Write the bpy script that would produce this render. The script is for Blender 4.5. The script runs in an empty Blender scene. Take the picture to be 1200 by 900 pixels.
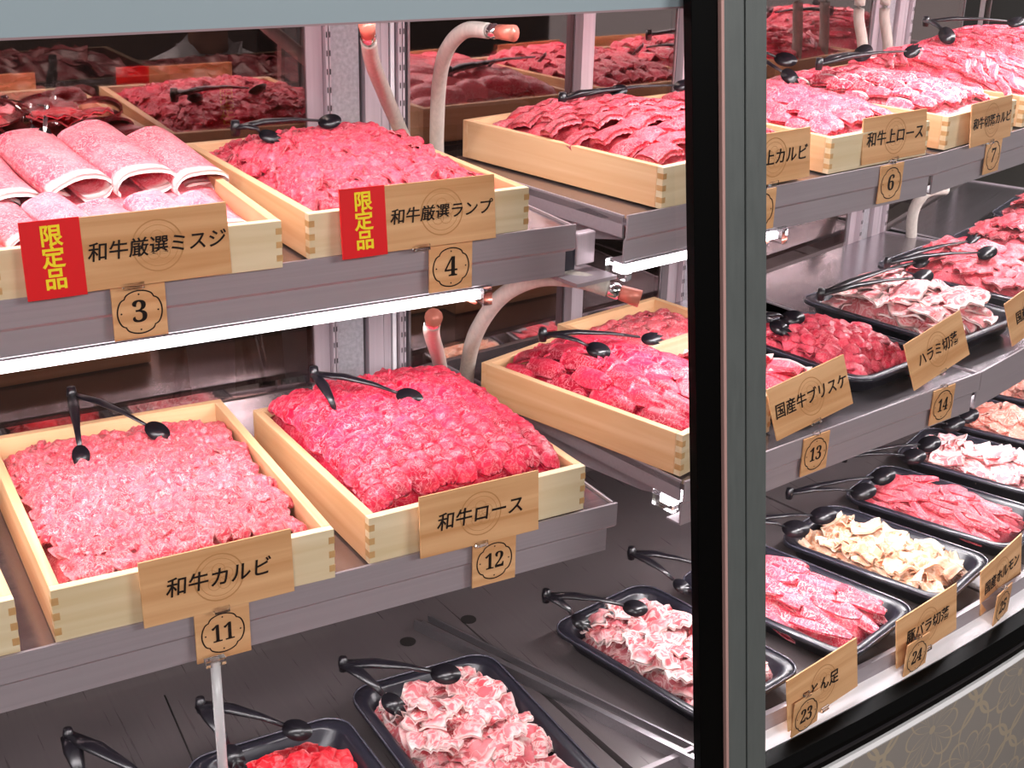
import bpy, bmesh, math, random
from mathutils import Vector, Matrix, Euler, noise
from math import sin, cos, pi, radians as R
random.seed(7)
C = bpy.context; S = C.scene; COL = S.collection
Z0 = 1.6                                    # camera height; every z below is measured from the eye and lifted by Z0

# ------------------------------------------------------------------ camera
yaw, pitch, roll = .533, -.381, .0263
fw = Vector((sin(yaw)*cos(pitch), cos(yaw)*cos(pitch), sin(pitch)))
r_ = Vector((cos(yaw), -sin(yaw), 0)); u_ = r_.cross(fw)
RR = r_*cos(roll)+u_*sin(roll); UU = -r_*sin(roll)+u_*cos(roll)
cd = bpy.data.cameras.new('camera'); cam = bpy.data.objects.new('camera', cd); COL.objects.link(cam)
cd.sensor_width = 36; cd.lens = 36*1600/1200; cd.clip_start = .02
cam.matrix_world = Matrix(((RR.x, UU.x, -fw.x, 0), (RR.y, UU.y, -fw.y, 0), (RR.z, UU.z, -fw.z, Z0), (0, 0, 0, 1)))
S.camera = cam
def on(px, py, z):                          # point of the photograph on the level plane z
    d = fw + RR*((px-600)/1600) - UU*((py-450)/1600)
    return d*(z/d.z)
def at(px, py, y):                          # point of the photograph on the upright plane y
    d = fw + RR*((px-600)/1600) - UU*((py-450)/1600)
    return d*(y/d.y)

# ------------------------------------------------------------------ world, exposure, large lights
w = bpy.data.worlds.new('store_light'); S.world = w; w.use_nodes = True
w.node_tree.nodes['Background'].inputs[0].default_value = (1, .95, .92, 1)
w.node_tree.nodes['Background'].inputs[1].default_value = .42
S.view_settings.view_transform = 'Standard'; S.view_settings.look = 'None'
S.view_settings.exposure = 0.05; S.view_settings.gamma = 1; S.view_settings.use_curve_mapping = False
def area(name, loc, target, sx, sy, power, col=(1, 1, 1)):
    l = bpy.data.lights.new(name, 'AREA'); l.shape = 'RECTANGLE'; l.size = sx; l.size_y = sy; l.energy = power; l.color = col
    o = bpy.data.objects.new(name, l); COL.objects.link(o)
    loc = Vector(loc); o.location = loc+Vector((0, 0, Z0))
    o.rotation_euler = (Vector(target)-loc).to_track_quat('-Z', 'Y').to_euler(); return o
area('ceiling_panel_light', (-.9, -2.2, 1.22), (.5, 1.3, -1.1), 1.8, .9, 120, (1, .95, .93))
area('ceiling_panel_light', (2.6, -2.0, 1.22), (1.6, 1.2, -1.1), 1.8, .9, 120, (1, .95, .93))

area('back_room_fill_light', (.9, 3.2, 1.25), (.9, 3.0, -1), .8, .4, 45, (1, .97, .93))  # added lamp, brightens the person and boxes behind the mirror doors

# ------------------------------------------------------------------ materials
def lin(h):
    v = [int(h[i:i+2], 16)/255 for i in (0, 2, 4)]
    return tuple([(c/12.92 if c <= .04045 else ((c+.055)/1.055)**2.4) for c in v]+[1])
class NT:
    def __init__(s, name):
        s.m = bpy.data.materials.new(name); s.m.use_nodes = True; s.t = s.m.node_tree; s.b = s.t.nodes['Principled BSDF']; s.out = s.t.nodes['Material Output']
    def n(s, typ, **k):
        x = s.t.nodes.new(typ)
        for a, v in k.items(): setattr(x, a, v)
        return x
    def l(s, a, b): s.t.links.new(a, b)
def plain(name, hexc, rough=.5, metal=0, spec=.5, emis=0, noise_amt=0, scale=(30, 30, 30), bump=0):
    q = NT(name); b = q.b
    b.inputs['Base Color'].default_value = lin(hexc); b.inputs['Roughness'].default_value = rough
    b.inputs['Metallic'].default_value = metal; b.inputs['Specular IOR Level'].default_value = spec
    if emis: b.inputs['Emission Color'].default_value = lin(hexc); b.inputs['Emission Strength'].default_value = emis
    if noise_amt:
        tc = q.n('ShaderNodeTexCoord'); mp = q.n('ShaderNodeMapping'); mp.inputs['Scale'].default_value = scale
        nz = q.n('ShaderNodeTexNoise'); nz.inputs['Scale'].default_value = 1; nz.inputs['Detail'].default_value = 4
        q.l(tc.outputs['Object'], mp.inputs[0]); q.l(mp.outputs[0], nz.inputs['Vector'])
        rp = q.n('ShaderNodeMapRange'); rp.inputs[1].default_value = .3; rp.inputs[2].default_value = .7
        rp.inputs[3].default_value = 1-noise_amt; rp.inputs[4].default_value = 1+noise_amt*.6
        q.l(nz.outputs[0], rp.inputs[0])
        mx = q.n('ShaderNodeVectorMath', operation='SCALE'); mx.inputs[0].default_value = lin(hexc)[:3]
        q.l(rp.outputs[0], mx.inputs['Scale']); q.l(mx.outputs[0], b.inputs['Base Color'])
        r2 = q.n('ShaderNodeMapRange'); r2.inputs[3].default_value = max(rough-.1, .02); r2.inputs[4].default_value = rough+.12
        q.l(nz.outputs[0], r2.inputs[0]); q.l(r2.outputs[0], b.inputs['Roughness'])
        if bump:
            bp = q.n('ShaderNodeBump'); bp.inputs['Strength'].default_value = bump; bp.inputs['Distance'].default_value = .001
            q.l(nz.outputs[0], bp.inputs['Height']); q.l(bp.outputs[0], b.inputs['Normal'])
    return q.m
def wood(name, c1, c2, axis='x', rough=.55):
    q = NT(name); b = q.b; tc = q.n('ShaderNodeTexCoord'); mp = q.n('ShaderNodeMapping'); oi = q.n('ShaderNodeObjectInfo')
    sc = {'x': (2.2, 60, 60), 'z': (60, 60, 2.2)}[axis]; mp.inputs['Scale'].default_value = sc
    ad = q.n('ShaderNodeVectorMath', operation='ADD'); sc2 = q.n('ShaderNodeVectorMath', operation='SCALE')
    sc2.inputs[0].default_value = (7, 5, 9); q.l(oi.outputs['Random'], sc2.inputs['Scale'])
    q.l(tc.outputs['Object'], ad.inputs[0]); q.l(sc2.outputs[0], ad.inputs[1]); q.l(ad.outputs[0], mp.inputs[0])
    nz = q.n('ShaderNodeTexNoise'); nz.inputs['Scale'].default_value = 1; nz.inputs['Detail'].default_value = 5; nz.inputs['Distortion'].default_value = .6
    q.l(mp.outputs[0], nz.inputs['Vector'])
    cr = q.n('ShaderNodeValToRGB'); cr.color_ramp.elements[0].position = .3; cr.color_ramp.elements[1].position = .68
    cr.color_ramp.elements[0].color = lin(c2); cr.color_ramp.elements[1].color = lin(c1)
    q.l(nz.outputs[0], cr.inputs[0]); q.l(cr.outputs[0], b.inputs['Base Color']); b.inputs['Roughness'].default_value = rough
    b.inputs['Specular IOR Level'].default_value = .3
    bp = q.n('ShaderNodeBump'); bp.inputs['Strength'].default_value = .15; bp.inputs['Distance'].default_value = .0006
    q.l(nz.outputs[0], bp.inputs['Height']); q.l(bp.outputs[0], b.inputs['Normal'])
    return q.m
def meat(name, base, dark, fat, veins=.5, vscale=90, rough=.40, width=.055, grill=False):
    """raw meat: two reds, warped white marbling, a fat rim where the mesh carries the 'fat' attribute"""
    q = NT(name); b = q.b; tc = q.n('ShaderNodeTexCoord'); oi = q.n('ShaderNodeObjectInfo')
    sc2 = q.n('ShaderNodeVectorMath', operation='SCALE'); sc2.inputs[0].default_value = (3, 5, 7); ra = q.n('ShaderNodeAttribute', attribute_name='piece'); rm = q.n('ShaderNodeMath', operation='ADD'); q.l(oi.outputs['Random'], rm.inputs[0]); q.l(ra.outputs['Fac'], rm.inputs[1]); rf = q.n('ShaderNodeMath', operation='FRACT'); q.l(rm.outputs[0], rf.inputs[0]); q.l(rf.outputs[0], sc2.inputs['Scale'])
    ad = q.n('ShaderNodeVectorMath', operation='ADD'); q.l(tc.outputs['Object'], ad.inputs[0]); q.l(sc2.outputs[0], ad.inputs[1])
    n1 = q.n('ShaderNodeTexNoise'); n1.inputs['Scale'].default_value = vscale; n1.inputs['Detail'].default_value = 3; n1.inputs['Distortion'].default_value = 1.6
    n2 = q.n('ShaderNodeTexNoise'); n2.inputs['Scale'].default_value = vscale*.28; n2.inputs['Detail'].default_value = 2
    q.l(ad.outputs[0], n1.inputs['Vector']); q.l(ad.outputs[0], n2.inputs['Vector'])
    # a vein where the warped noise crosses one half
    sb = q.n('ShaderNodeMath', operation='SUBTRACT'); sb.inputs[1].default_value = .5; q.l(n1.outputs[0], sb.inputs[0])
    ab = q.n('ShaderNodeMath', operation='ABSOLUTE'); q.l(sb.outputs[0], ab.inputs[0])
    mr = q.n('ShaderNodeMapRange'); mr.inputs[1].default_value = width; mr.inputs[2].default_value = width*.15; mr.inputs[3].default_value = 0; mr.inputs[4].default_value = veins
    q.l(ab.outputs[0], mr.inputs[0])
    m2 = q.n('ShaderNodeMapRange'); m2.inputs[1].default_value = .35; m2.inputs[2].default_value = .65; q.l(n2.outputs[0], m2.inputs[0])
    vm = q.n('ShaderNodeMath', operation='MULTIPLY'); q.l(mr.outputs[0], vm.inputs[0])
    v3 = q.n('ShaderNodeMapRange'); v3.inputs[3].default_value = .55; v3.inputs[4].default_value = 1.1; q.l(m2.outputs[0], v3.inputs[0]); q.l(v3.outputs[0], vm.inputs[1])
    c1 = q.n('ShaderNodeMix', data_type='RGBA'); c1.inputs[6].default_value = lin(base); c1.inputs[7].default_value = lin(dark); q.l(m2.outputs[0], c1.inputs[0])
    hs = q.n('ShaderNodeHueSaturation'); r3 = q.n('ShaderNodeMapRange'); r3.inputs[3].default_value = .72; r3.inputs[4].default_value = 1.16
    q.l(rf.outputs[0], r3.inputs[0]); q.l(r3.outputs[0], hs.inputs['Value']); q.l(c1.outputs[2], hs.inputs['Color'])
    c2 = q.n('ShaderNodeMix', data_type='RGBA'); q.l(vm.outputs[0], c2.inputs[0]); q.l(hs.outputs[0], c2.inputs[6]); c2.inputs[7].default_value = lin(fat)
    at_ = q.n('ShaderNodeAttribute', attribute_name='fat')
    c3 = q.n('ShaderNodeMix', data_type='RGBA'); q.l(at_.outputs['Fac'], c3.inputs[0]); q.l(c2.outputs[2], c3.inputs[6]); c3.inputs[7].default_value = lin(fat)
    q.l(c3.outputs[2], b.inputs['Base Color'])
    b.inputs['Roughness'].default_value = rough; b.inputs['Specular IOR Level'].default_value = .36
    b.inputs['Subsurface Weight'].default_value = .12; b.inputs['Subsurface Radius'].default_value = (.012, .004, .003); b.inputs['Subsurface Scale'].default_value = .5
    bp = q.n('ShaderNodeBump'); bp.inputs['Strength'].default_value = .35; bp.inputs['Distance'].default_value = .0012
    q.l(n1.outputs[0], bp.inputs['Height']); q.l(bp.outputs[0], b.inputs['Normal'])
    return q.m
M = {
 'steel': plain('brushed_steel', 'a09a9e', .32, .85, noise_amt=.08, scale=(3, 300, 300)),
 'lip': plain('shelf_steel', '9f949a', .42, .15, noise_amt=.08, scale=(2, 220, 220)),
 'shelf': plain('shelf_top_steel', 'a39a9f', .2, .85, noise_amt=.06, scale=(6, 200, 200)),
 'deck': plain('deck_steel', '655c5d', .3, .3, noise_amt=.07, scale=(200, 5, 200)),
 'pillar': plain('pillar_steel', 'bfb0b7', .4, .3, noise_amt=.12, scale=(120, 120, 3)),
 'galv': plain('galvanised_steel', 'b8b4ba', .42, .5, noise_amt=.2, scale=(180, 180, 180)),
 'gap': plain('dark_gap', '17100f', .7),
 'black': plain('black_plastic', '17141a', .28, 0, .6),
 'tray': plain('black_tray_plastic', '22202a', .3, 0, .6),
 'rubber': plain('black_rubber', '030303', .45, 0, .06),
 'post': plain('anodised_aluminium', '626867', .42, .3, noise_amt=.06, scale=(200, 200, 2)),
 'pinkedge': plain('post_edge_strip', 'c49a94', .5, .2),
 'white': plain('white_enamel', 'f2eef2', .35, 0, .5),
 'fascia': plain('grey_enamel', '9fb0b8', .35, .1, .5),
 'whitetrim': plain('white_trim', 'f4f4f6', .3, 0),
 'chrome': plain('chrome', 'd8d4d6', .12, 1),
 'hose': plain('grey_sleeve', 'b9b0a8', .75, 0, .2, noise_amt=.12, scale=(200, 200, 60), bump=.4),
 'orange': plain('copper_connector', 'd07a68', .35, .2),
 'ledtube': plain('lit_tube', 'fff4f8', .4, emis=5.0),
 'red': plain('red_card', 'dd1219', .45, 0, .4),
 'yellow': plain('yellow_print', 'f7dc2a', .5, 0, .3),
 'ink': plain('black_ink', '1c1310', .6, 0, .2),
 'emblem': plain('brown_emblem', 'b98556', .6, 0, .2),
 'box': wood('hinoki_wood', 'e4d2b2', 'd4bc94'),
 'boxglow': wood('hinoki_side_glow', 'e8c196', 'd8a678'),  # side and back boards: their warm lit glow is put into the colour
 'endgrain': wood('hinoki_end_grain', 'cda572', 'b98a58'),
 'tag': wood('tag_wood', 'e0b082', 'c48d5c'),
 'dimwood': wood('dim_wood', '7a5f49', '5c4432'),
 'skin': plain('skin', 'c89078', .5), 'cloth': plain('white_cloth', 'dcdce2', .8), 'hair': plain('dark_hair', '1a1412', .6),
 'blackcloth': plain('dark_cloth', '22222a', .8),
 'floor': plain('floor_tile', '6a625c', .4, noise_amt=.1, scale=(6, 6, 6)),
 'wall': plain('dark_wall_paint', '3a312e', .7, noise_amt=.1, scale=(4, 4, 4)),
 'ceil': plain('ceiling_paint', '8d8884', .8, noise_amt=.04, scale=(4, 4, 4)),
}
q = NT('clear_acrylic'); q.b.inputs['Base Color'].default_value = (.95, .95, .97, 1); q.b.inputs['Roughness'].default_value = .08
q.b.inputs['Transmission Weight'].default_value = 1; q.b.inputs['IOR'].default_value = 1.4; M['acrylic'] = q.m
q = NT('frosted_acrylic'); q.b.inputs['Base Color'].default_value = (.95, .93, .95, 1); q.b.inputs['Roughness'].default_value = .2; q.b.inputs['Transmission Weight'].default_value = .45; M['frost'] = q.m
def glassmat(name, refl, tint, through, minf=.0):
    q = NT(name); t = q.t; t.nodes.remove(q.b)
    gl = q.n('ShaderNodeBsdfGlossy'); gl.inputs['Roughness'].default_value = .02; gl.inputs['Color'].default_value = (*refl, 1)
    tr = q.n('ShaderNodeBsdfTransparent'); tr.inputs['Color'].default_value = (*tint, 1)
    mx = q.n('ShaderNodeMixShader')
    if through is None:
        fr = q.n('ShaderNodeFresnel'); fr.inputs['IOR'].default_value = 1.25; ge = q.n('ShaderNodeNewGeometry'); iv = q.n('ShaderNodeMath', operation='SUBTRACT'); iv.inputs[0].default_value = 1; q.l(ge.outputs['Backfacing'], iv.inputs[1]); ml = q.n('ShaderNodeMath', operation='MULTIPLY'); q.l(fr.outputs[0], ml.inputs[0]); q.l(iv.outputs[0], ml.inputs[1]); q.l(ml.outputs[0], mx.inputs[0])
    else: mx.inputs[0].default_value = 1-through
    q.l(tr.outputs[0], mx.inputs[1]); q.l(gl.outputs[0], mx.inputs[2]); q.l(mx.outputs[0], q.out.inputs[0]); return q.m
M['glass'] = glassmat('front_glass', (1, 1, 1), (.985, .99, .99), None)
M['mirror'] = glassmat('mirror_glass', (.62, .5, .5), (.75, .68, .66), .55)
# patterned base panel: interlaced circles, a printed lattice
q = NT('lattice_panel'); tc = q.n('ShaderNodeTexCoord'); sx = q.n('ShaderNodeSeparateXYZ'); q.l(tc.outputs['UV'], sx.inputs[0])
def mth(op, a, b_=None, c=None):
    x = q.n('ShaderNodeMath', operation=op)
    for i, v in enumerate((a, b_, c)):
        if v is None: continue
        if isinstance(v, (int, float)): x.inputs[i].default_value = v
        else: q.l(v, x.inputs[i])
    return x.outputs[0]
P = .25; lines = None                    # printed flowers: four broad petals, four slim ones and a small eye, twice offset
for (ox, oy) in ((0, 0), (.5, .5)):
    fx = mth('SUBTRACT', mth('FRACT', mth('ADD', mth('DIVIDE', sx.outputs[0], P), ox)), .5)
    fy = mth('SUBTRACT', mth('FRACT', mth('ADD', mth('DIVIDE', sx.outputs[1], P), oy)), .5)
    d = mth('SQRT', mth('ADD', mth('MULTIPLY', fx, fx), mth('MULTIPLY', fy, fy))); th = mth('MULTIPLY', mth('ARCTAN2', fy, fx), 2)
    for fn, rad, pw, wd in (('COSINE', .47, .55, .016), ('SINE', .30, .8, .012), ('COSINE', .26, .8, .008)):
        rr_ = mth('MULTIPLY', mth('POWER', mth('ABSOLUTE', mth(fn, th)), pw), rad)
        e = mth('LESS_THAN', mth('ABSOLUTE', mth('SUBTRACT', d, rr_)), wd)
        lines = e if lines is None else mth('MAXIMUM', lines, e)
    lines = mth('MAXIMUM', lines, mth('LESS_THAN', d, .03))
mx = q.n('ShaderNodeMix', data_type='RGBA'); q.l(mth('MULTIPLY', lines, .8), mx.inputs[0])
mx.inputs[6].default_value = lin('a09a95'); mx.inputs[7].default_value = lin('c4b59c'); q.l(mx.outputs[2], q.b.inputs['Base Color'])
q.b.inputs['Roughness'].default_value = .35; q.b.inputs['Metallic'].default_value = .3; M['lattice'] = q.m

MEAT = {
 'pink':  meat('meat_pink_marbled', 'f88c98', 'ee6076', 'fdeae6', .5, 120, width=.05),
 'karubi': meat('meat_marbled_rib', 'ec5c6a', 'd2364c', 'fbd0cc', .5, 130),
 'red':   meat('meat_red_loin', 'ea2c50', 'be0c34', 'f79aa4', .6, 95),
 'rump':  meat('meat_rump', 'ee4e64', 'c82440', 'f8a4a8', .5, 130),
 'steak': meat('meat_scored_steak', 'ee5a6a', 'd03248', 'f8b4b6', .6, 120),
 'crimson': meat('meat_crimson', 'e0182c', 'b0081a', 'f4a0a0', .25, 60),
 'loin':  meat('meat_fine_loin', 'f65a70', 'de3450', 'fde2e0', .4, 110),
 'loinw':  meat('meat_edged_loin', 'f65a70', 'de3450', 'fdeeec', .5, 90),
 'pork':  meat('meat_pale_curl', 'ea858c', 'cf4e58', 'fbdcd8', .75, 45, width=.08),
 'pork2': meat('meat_pale_sheet', 'f0959a', 'dd6a72', 'fbe2dc', .8, 40, width=.09),
 'tripe': meat('meat_cream', 'ecbb9c', 'd8906c', 'f6dac4', .6, 50, width=.09),
 'chicken': meat('meat_peach', 'ee9686', 'd87466', 'f7cfc2', .6, 50, width=.07),
 'strip': meat('meat_strip', 'e65c6a', 'c4384a', 'f6b4b4', .5, 80),
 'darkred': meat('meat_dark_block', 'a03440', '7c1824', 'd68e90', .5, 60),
}

# ------------------------------------------------------------------ helpers
class MB:
    def __init__(s): s.v = []; s.f = []; s.sm = []; s.uv = None
    def add(s, v, f, sm=False):
        o = len(s.v); s.v += [tuple(p) for p in v]; s.f += [tuple(i+o for i in q) for q in f]; s.sm += [sm]*len(f); return s
    def box(s, x0, x1, y0, y1, z0, z1):
        v = [(x, y, z) for z in (z0, z1) for y in (y0, y1) for x in (x0, x1)]
        return s.add(v, [(0, 2, 3, 1), (4, 5, 7, 6), (0, 1, 5, 4), (2, 6, 7, 3), (0, 4, 6, 2), (1, 3, 7, 5)])
    def tube(s, pts, rad, n=8, flat=1, cap=True):
        pts = [Vector(p) for p in pts]; rad = rad if isinstance(rad, (list, tuple)) else [rad]*len(pts); v = []; f = []
        for i, p in enumerate(pts):
            t = (pts[min(i+1, len(pts)-1)]-pts[max(i-1, 0)]).normalized()
            a = t.cross(Vector((0, 0, 1))); a = a.normalized() if a.length > 1e-3 else Vector((1, 0, 0)); b = a.cross(t)
            for k in range(n):
                th = 2*pi*k/n; v.append(p+a*cos(th)*rad[i]+b*sin(th)*rad[i]*flat)
        for i in range(len(pts)-1):
            for k in range(n): f.append((i*n+k, i*n+(k+1) % n, (i+1)*n+(k+1) % n, (i+1)*n+k))
        if cap: f.append(tuple(range(n))[::-1]); f.append(tuple(range((len(pts)-1)*n, len(pts)*n)))
        return s.add(v, f, True)
    def prism(s, poly, z0, z1):             # poly in xy
        n = len(poly); v = [(x, y, z0) for x, y in poly]+[(x, y, z1) for x, y in poly]
        return s.add(v, [tuple(range(n))[::-1], tuple(range(n, 2*n))]+[(i, (i+1) % n, n+(i+1) % n, n+i) for i in range(n)])
    def mesh(s, name, mat):
        me = bpy.data.meshes.new(name); me.from_pydata(s.v, [], s.f); me.polygons.foreach_set('use_smooth', s.sm)
        me.update(); bm = bmesh.new(); bm.from_mesh(me); bmesh.ops.recalc_face_normals(bm, faces=bm.faces); bm.to_mesh(me); bm.free()
        if mat: me.materials.append(mat)
        return me
    def build(s, name, mat, parent=None, loc=(0, 0, 0), rot=(0, 0, 0), bevel=0):
        return ob(name, s.mesh(name, mat), parent, loc, rot, bevel)
def ob(name, me, parent=None, loc=(0, 0, 0), rot=(0, 0, 0), bevel=0):
    o = bpy.data.objects.new(name, me); COL.objects.link(o)
    loc = Vector(loc)
    if parent: o.parent = parent
    else: loc = loc+Vector((0, 0, Z0))
    o.location = loc; o.rotation_euler = rot
    if bevel:
        b = o.modifiers.new('bevel', 'BEVEL'); b.width = bevel; b.segments = 2; b.limit_method = 'ANGLE'; b.angle_limit = R(40)
    return o
def tag(o, label, cat, group=None):
    o['label'] = label; o['category'] = cat
    if group: o['group'] = group
    return o
def thing(name, label, cat, loc, rz=0, group=None):
    o = bpy.data.objects.new(name, None); COL.objects.link(o); o.location = Vector(loc)+Vector((0, 0, Z0)); o.rotation_euler = (0, 0, rz)
    o.empty_display_size = .03
    return tag(o, label, cat, group)
def struct(o): o['kind'] = 'structure'; return o
_tc = {}
def text(name, s, size, mat, parent, loc, rot=(pi/2, 0, 0), offset=.0, vertical=False, shear=0, sx=1):
    key = (s, size, mat.name, offset, vertical, shear, sx)
    if key not in _tc:
        cu = bpy.data.curves.new('t', 'FONT'); cu.body = '\n'.join(s) if vertical else s; cu.size = size; cu.offset = offset*size
        cu.align_x = 'CENTER'; cu.align_y = 'CENTER'; cu.extrude = .0002; cu.resolution_u = 3; cu.shear = shear
        if vertical: cu.space_line = .95
        o = bpy.data.objects.new('t', cu); COL.objects.link(o); C.view_layer.update()
        me = bpy.data.meshes.new_from_object(o.evaluated_get(C.evaluated_depsgraph_get())); bpy.data.objects.remove(o)
        if sx != 1: me.transform(Matrix.Diagonal((sx, 1, 1, 1)))
        me.materials.clear(); me.materials.append(mat); me.name = name; _tc[key] = me
    return ob(name, _tc[key], parent, loc, rot)

# ------------------------------------------------------------------ the plan of the case: straight run A, then B, C, D, E turning away
V = [Vector((-.75, 1.397)), Vector((.955, 1.402)), Vector((1.67, 1.517)), Vector((2.36, 1.725)), Vector((3.0, 2.04)), Vector((3.55, 2.48))]
HD = [math.atan2((V[i+1]-V[i]).y, (V[i+1]-V[i]).x) for i in range(5)]
def seg(i, u, off, z):                      # off: towards the customer
    t = Vector((cos(HD[i]), sin(HD[i]))); n = Vector((sin(HD[i]), -cos(HD[i]))); p = V[i]+t*u+n*off
    return Vector((p.x, p.y, z))
# smooth line through the corners for continuous members
def smooth_line(step=.06):
    P_ = [Vector((-1.4, 1.40)), Vector((-.8, 1.40)), Vector((-.2, 1.398)), Vector((.5, 1.398)), Vector((.98, 1.412)), Vector((1.67, 1.517)), Vector((2.36, 1.725)), Vector((3.0, 2.04)), Vector((3.55, 2.48)), Vector((3.95, 2.95))]
    out = []
    for i in range(1, len(P_)-2):
        a, b, c, d = P_[i-1:i+3]; n = max(2, int((c-b).length/step))
        for k in range(n):
            t = k/n
            out.append(.5*((2*b)+(c-a)*t+(2*a-5*b+4*c-d)*t*t+(3*b-a-3*c+d)*t**3))
    out.append(P_[-2]); return out
LINE = smooth_line()
def off_line(off, line=None):
    L = line or LINE; out = []
    for i, p in enumerate(L):
        t = (L[min(i+1, len(L)-1)]-L[max(i-1, 0)]).normalized(); out.append(p+Vector((t.y, -t.x))*off)
    return out
def sweep(name, prof, mat, parent=None, line=None, smooth=True, closed=True, uv=False):
    """prof: list of (off, z)"""
    n = len(prof); rows = [off_line(o, line) for o, z in prof]; m = len(rows[0]); v = []; f = []
    for i in range(m):
        for k in range(n): v.append((rows[k][i].x, rows[k][i].y, prof[k][1]))
    for i in range(m-1):
        for k in range(n if closed else n-1): f.append((i*n+k, i*n+(k+1) % n, (i+1)*n+(k+1) % n, (i+1)*n+k))
    if closed: f.append(tuple(range(n))); f.append(tuple(range((m-1)*n, m*n))[::-1])
    b = MB(); b.add(v, f, False); me = b.mesh(name, mat)
    if uv:
        L = me.uv_layers.new(name='UVMap'); arc = [0]
        for i in range(1, m): arc.append(arc[-1]+(rows[0][i]-rows[0][i-1]).length)
        for lp in me.loops:
            i, k = divmod(lp.vertex_index, n); L.data[lp.index].uv = (arc[i], prof[k][1])
    return ob(name, me, parent)
def sub_line(x0, x1):                        # piece of LINE between two x values
    L = LINE; out = []
    def interp(x):
        for a, b in zip(L, L[1:]):
            if a.x <= x <= b.x: return a.lerp(b, (x-a.x)/(b.x-a.x))
    out = [interp(x0)]+[p for p in L if x0+.01 < p.x < x1-.01]+[interp(x1)]
    return out

# ------------------------------------------------------------------ setting
struct(MB().box(-4, 7, -4, 6, -.05, 0).build('floor', M['floor'], None, (0, 0, -Z0)))
struct(MB().box(-4, 7, -4, 6, 1.3, 1.35).build('ceiling', M['ceil']))
struct(MB().box(-4, 7, 5.0, 5.1, -Z0, 1.3).build('wall_back', M['wall']))
struct(MB().box(-4, 7, -3.1, -3.0, -Z0, 1.3).build('wall_front', M['wall']))

SH1, SH2, DK = -.453, -.785, -1.105         # shelf tops and deck
# the cabinet carcass
cab = thing('display_cabinet', 'long steel and glass refrigerated meat case with a black bumper and flower patterned base', 'display case', (0, 0, -Z0))
def cpart(o): o.parent = cab; o.location.z = Z0 if o.location.z == Z0 else o.location.z; return o
def csweep(name, prof, mat, line=None, **k):
    o = sweep(name, prof, mat, None, line, **k); o.parent = cab; o.location = (0, 0, Z0); return o
csweep('front_bumper', [(.288, -1.134), (.294, -1.128), (.316, -1.130), (.328, -1.140), (.328, -1.166), (.318, -1.172), (.288, -1.172)], M['rubber'])
csweep('bumper_groove', [(.3275, -1.148), (.330, -1.150), (.330, -1.154), (.3275, -1.156)], M['black'])
csweep('white_trim_strip', [(.27, -1.172), (.328, -1.172), (.332, -1.177), (.328, -1.184), (.27, -1.184)], M['whitetrim'])
csweep('base_panel', [(.26, -1.184), (.30, -1.184), (.30, -1.58), (.26, -1.58)], M['lattice'], uv=True)
csweep('white_ledge', [(.262, -1.120), (.290, -1.130), (.290, -1.150), (.262, -1.150)], M['white'])
csweep('deck_front_lip', [(.258, -1.096), (.266, -1.096), (.266, -1.15), (.258, -1.15)], M['lip'])
# deck, in steel pans split at the corners
xs = [-.7, .13, .86, 1.58, 2.25, 2.9, 3.5]
for a, b in zip(xs, xs[1:]):
    csweep('deck_pan', [(-.47, DK-.012), (-.47, DK), (.258, DK), (.258, DK-.012)], M['deck'], sub_line(a+.003, b-.003), smooth=False)
csweep('back_panel', [(-.47, -1.12), (-.47, -.80), (-.475, -.80), (-.475, -1.12)], plain('back_panel_steel', '6b5e5e', .35, .2, noise_amt=.06, scale=(3, 200, 200)))
csweep('canopy', [(.165, -.10), (.165, -.045), (-.5, -.045), (-.5, -.075)], M['fascia'])
csweep('canopy_fascia', [(.165, -.166), (.178, -.166), (.178, -.03), (.165, -.03)], M['fascia'], sub_line(-.75, .93))
csweep('canopy_fascia', [(.165, -.11), (.178, -.11), (.178, -.03), (.165, -.03)], M['fascia'], sub_line(1.03, 3.4))
csweep('fascia_edge_trim', [(.164, -.168), (.179, -.168), (.179, -.166), (.164, -.166)], plain('edge_trim', 'a98f94', .4, .4), sub_line(-.75, .93))
# deck ridge strips between pans
for (a, b) in ((on(486, 737, DK), on(822, 905, DK)),):
    d = (b-a).normalized(); n = Vector((-d.y, d.x, 0)); mb = MB()
    for o, h, wd in ((0, .016, .002), (.016, .006, .003), (.03, .010, .0015)):
        p = a+n*o; q_ = b+n*o
        mb.add([p-n*wd, p+n*wd, q_+n*wd, q_-n*wd, p-n*wd+Vector((0, 0, h)), p+n*wd+Vector((0, 0, h)), q_+n*wd+Vector((0, 0, h)), q_-n*wd+Vector((0, 0, h))],
               [(0, 1, 2, 3), (4, 5, 6, 7), (0, 1, 5, 4), (1, 2, 6, 5), (2, 3, 7, 6), (3, 0, 4, 7)])
    o = mb.build('pan_divider', M['steel']); o.parent = cab; o.location = (0, 0, Z0)
a = on(193, 815, DK); b = on(232, 905, DK)
o = MB().tube([a, b], .0012, 4).build('pan_seam', M['gap']); o.parent = cab; o.location = (0, 0, Z0)
for px, py in ((478, 752), (549, 726), (1012, 300)):
    if px > 1000: continue
    p = on(px, py, DK+.0005); ring = [(p.x+.012*cos(t*pi/8), p.y+.012*sin(t*pi/8)) for t in range(16)]
    o = MB().prism(ring, DK+.0003, DK+.0012).build('drain_hole', M['gap']); o.parent = cab; o.location = (0, 0, Z0)

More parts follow.
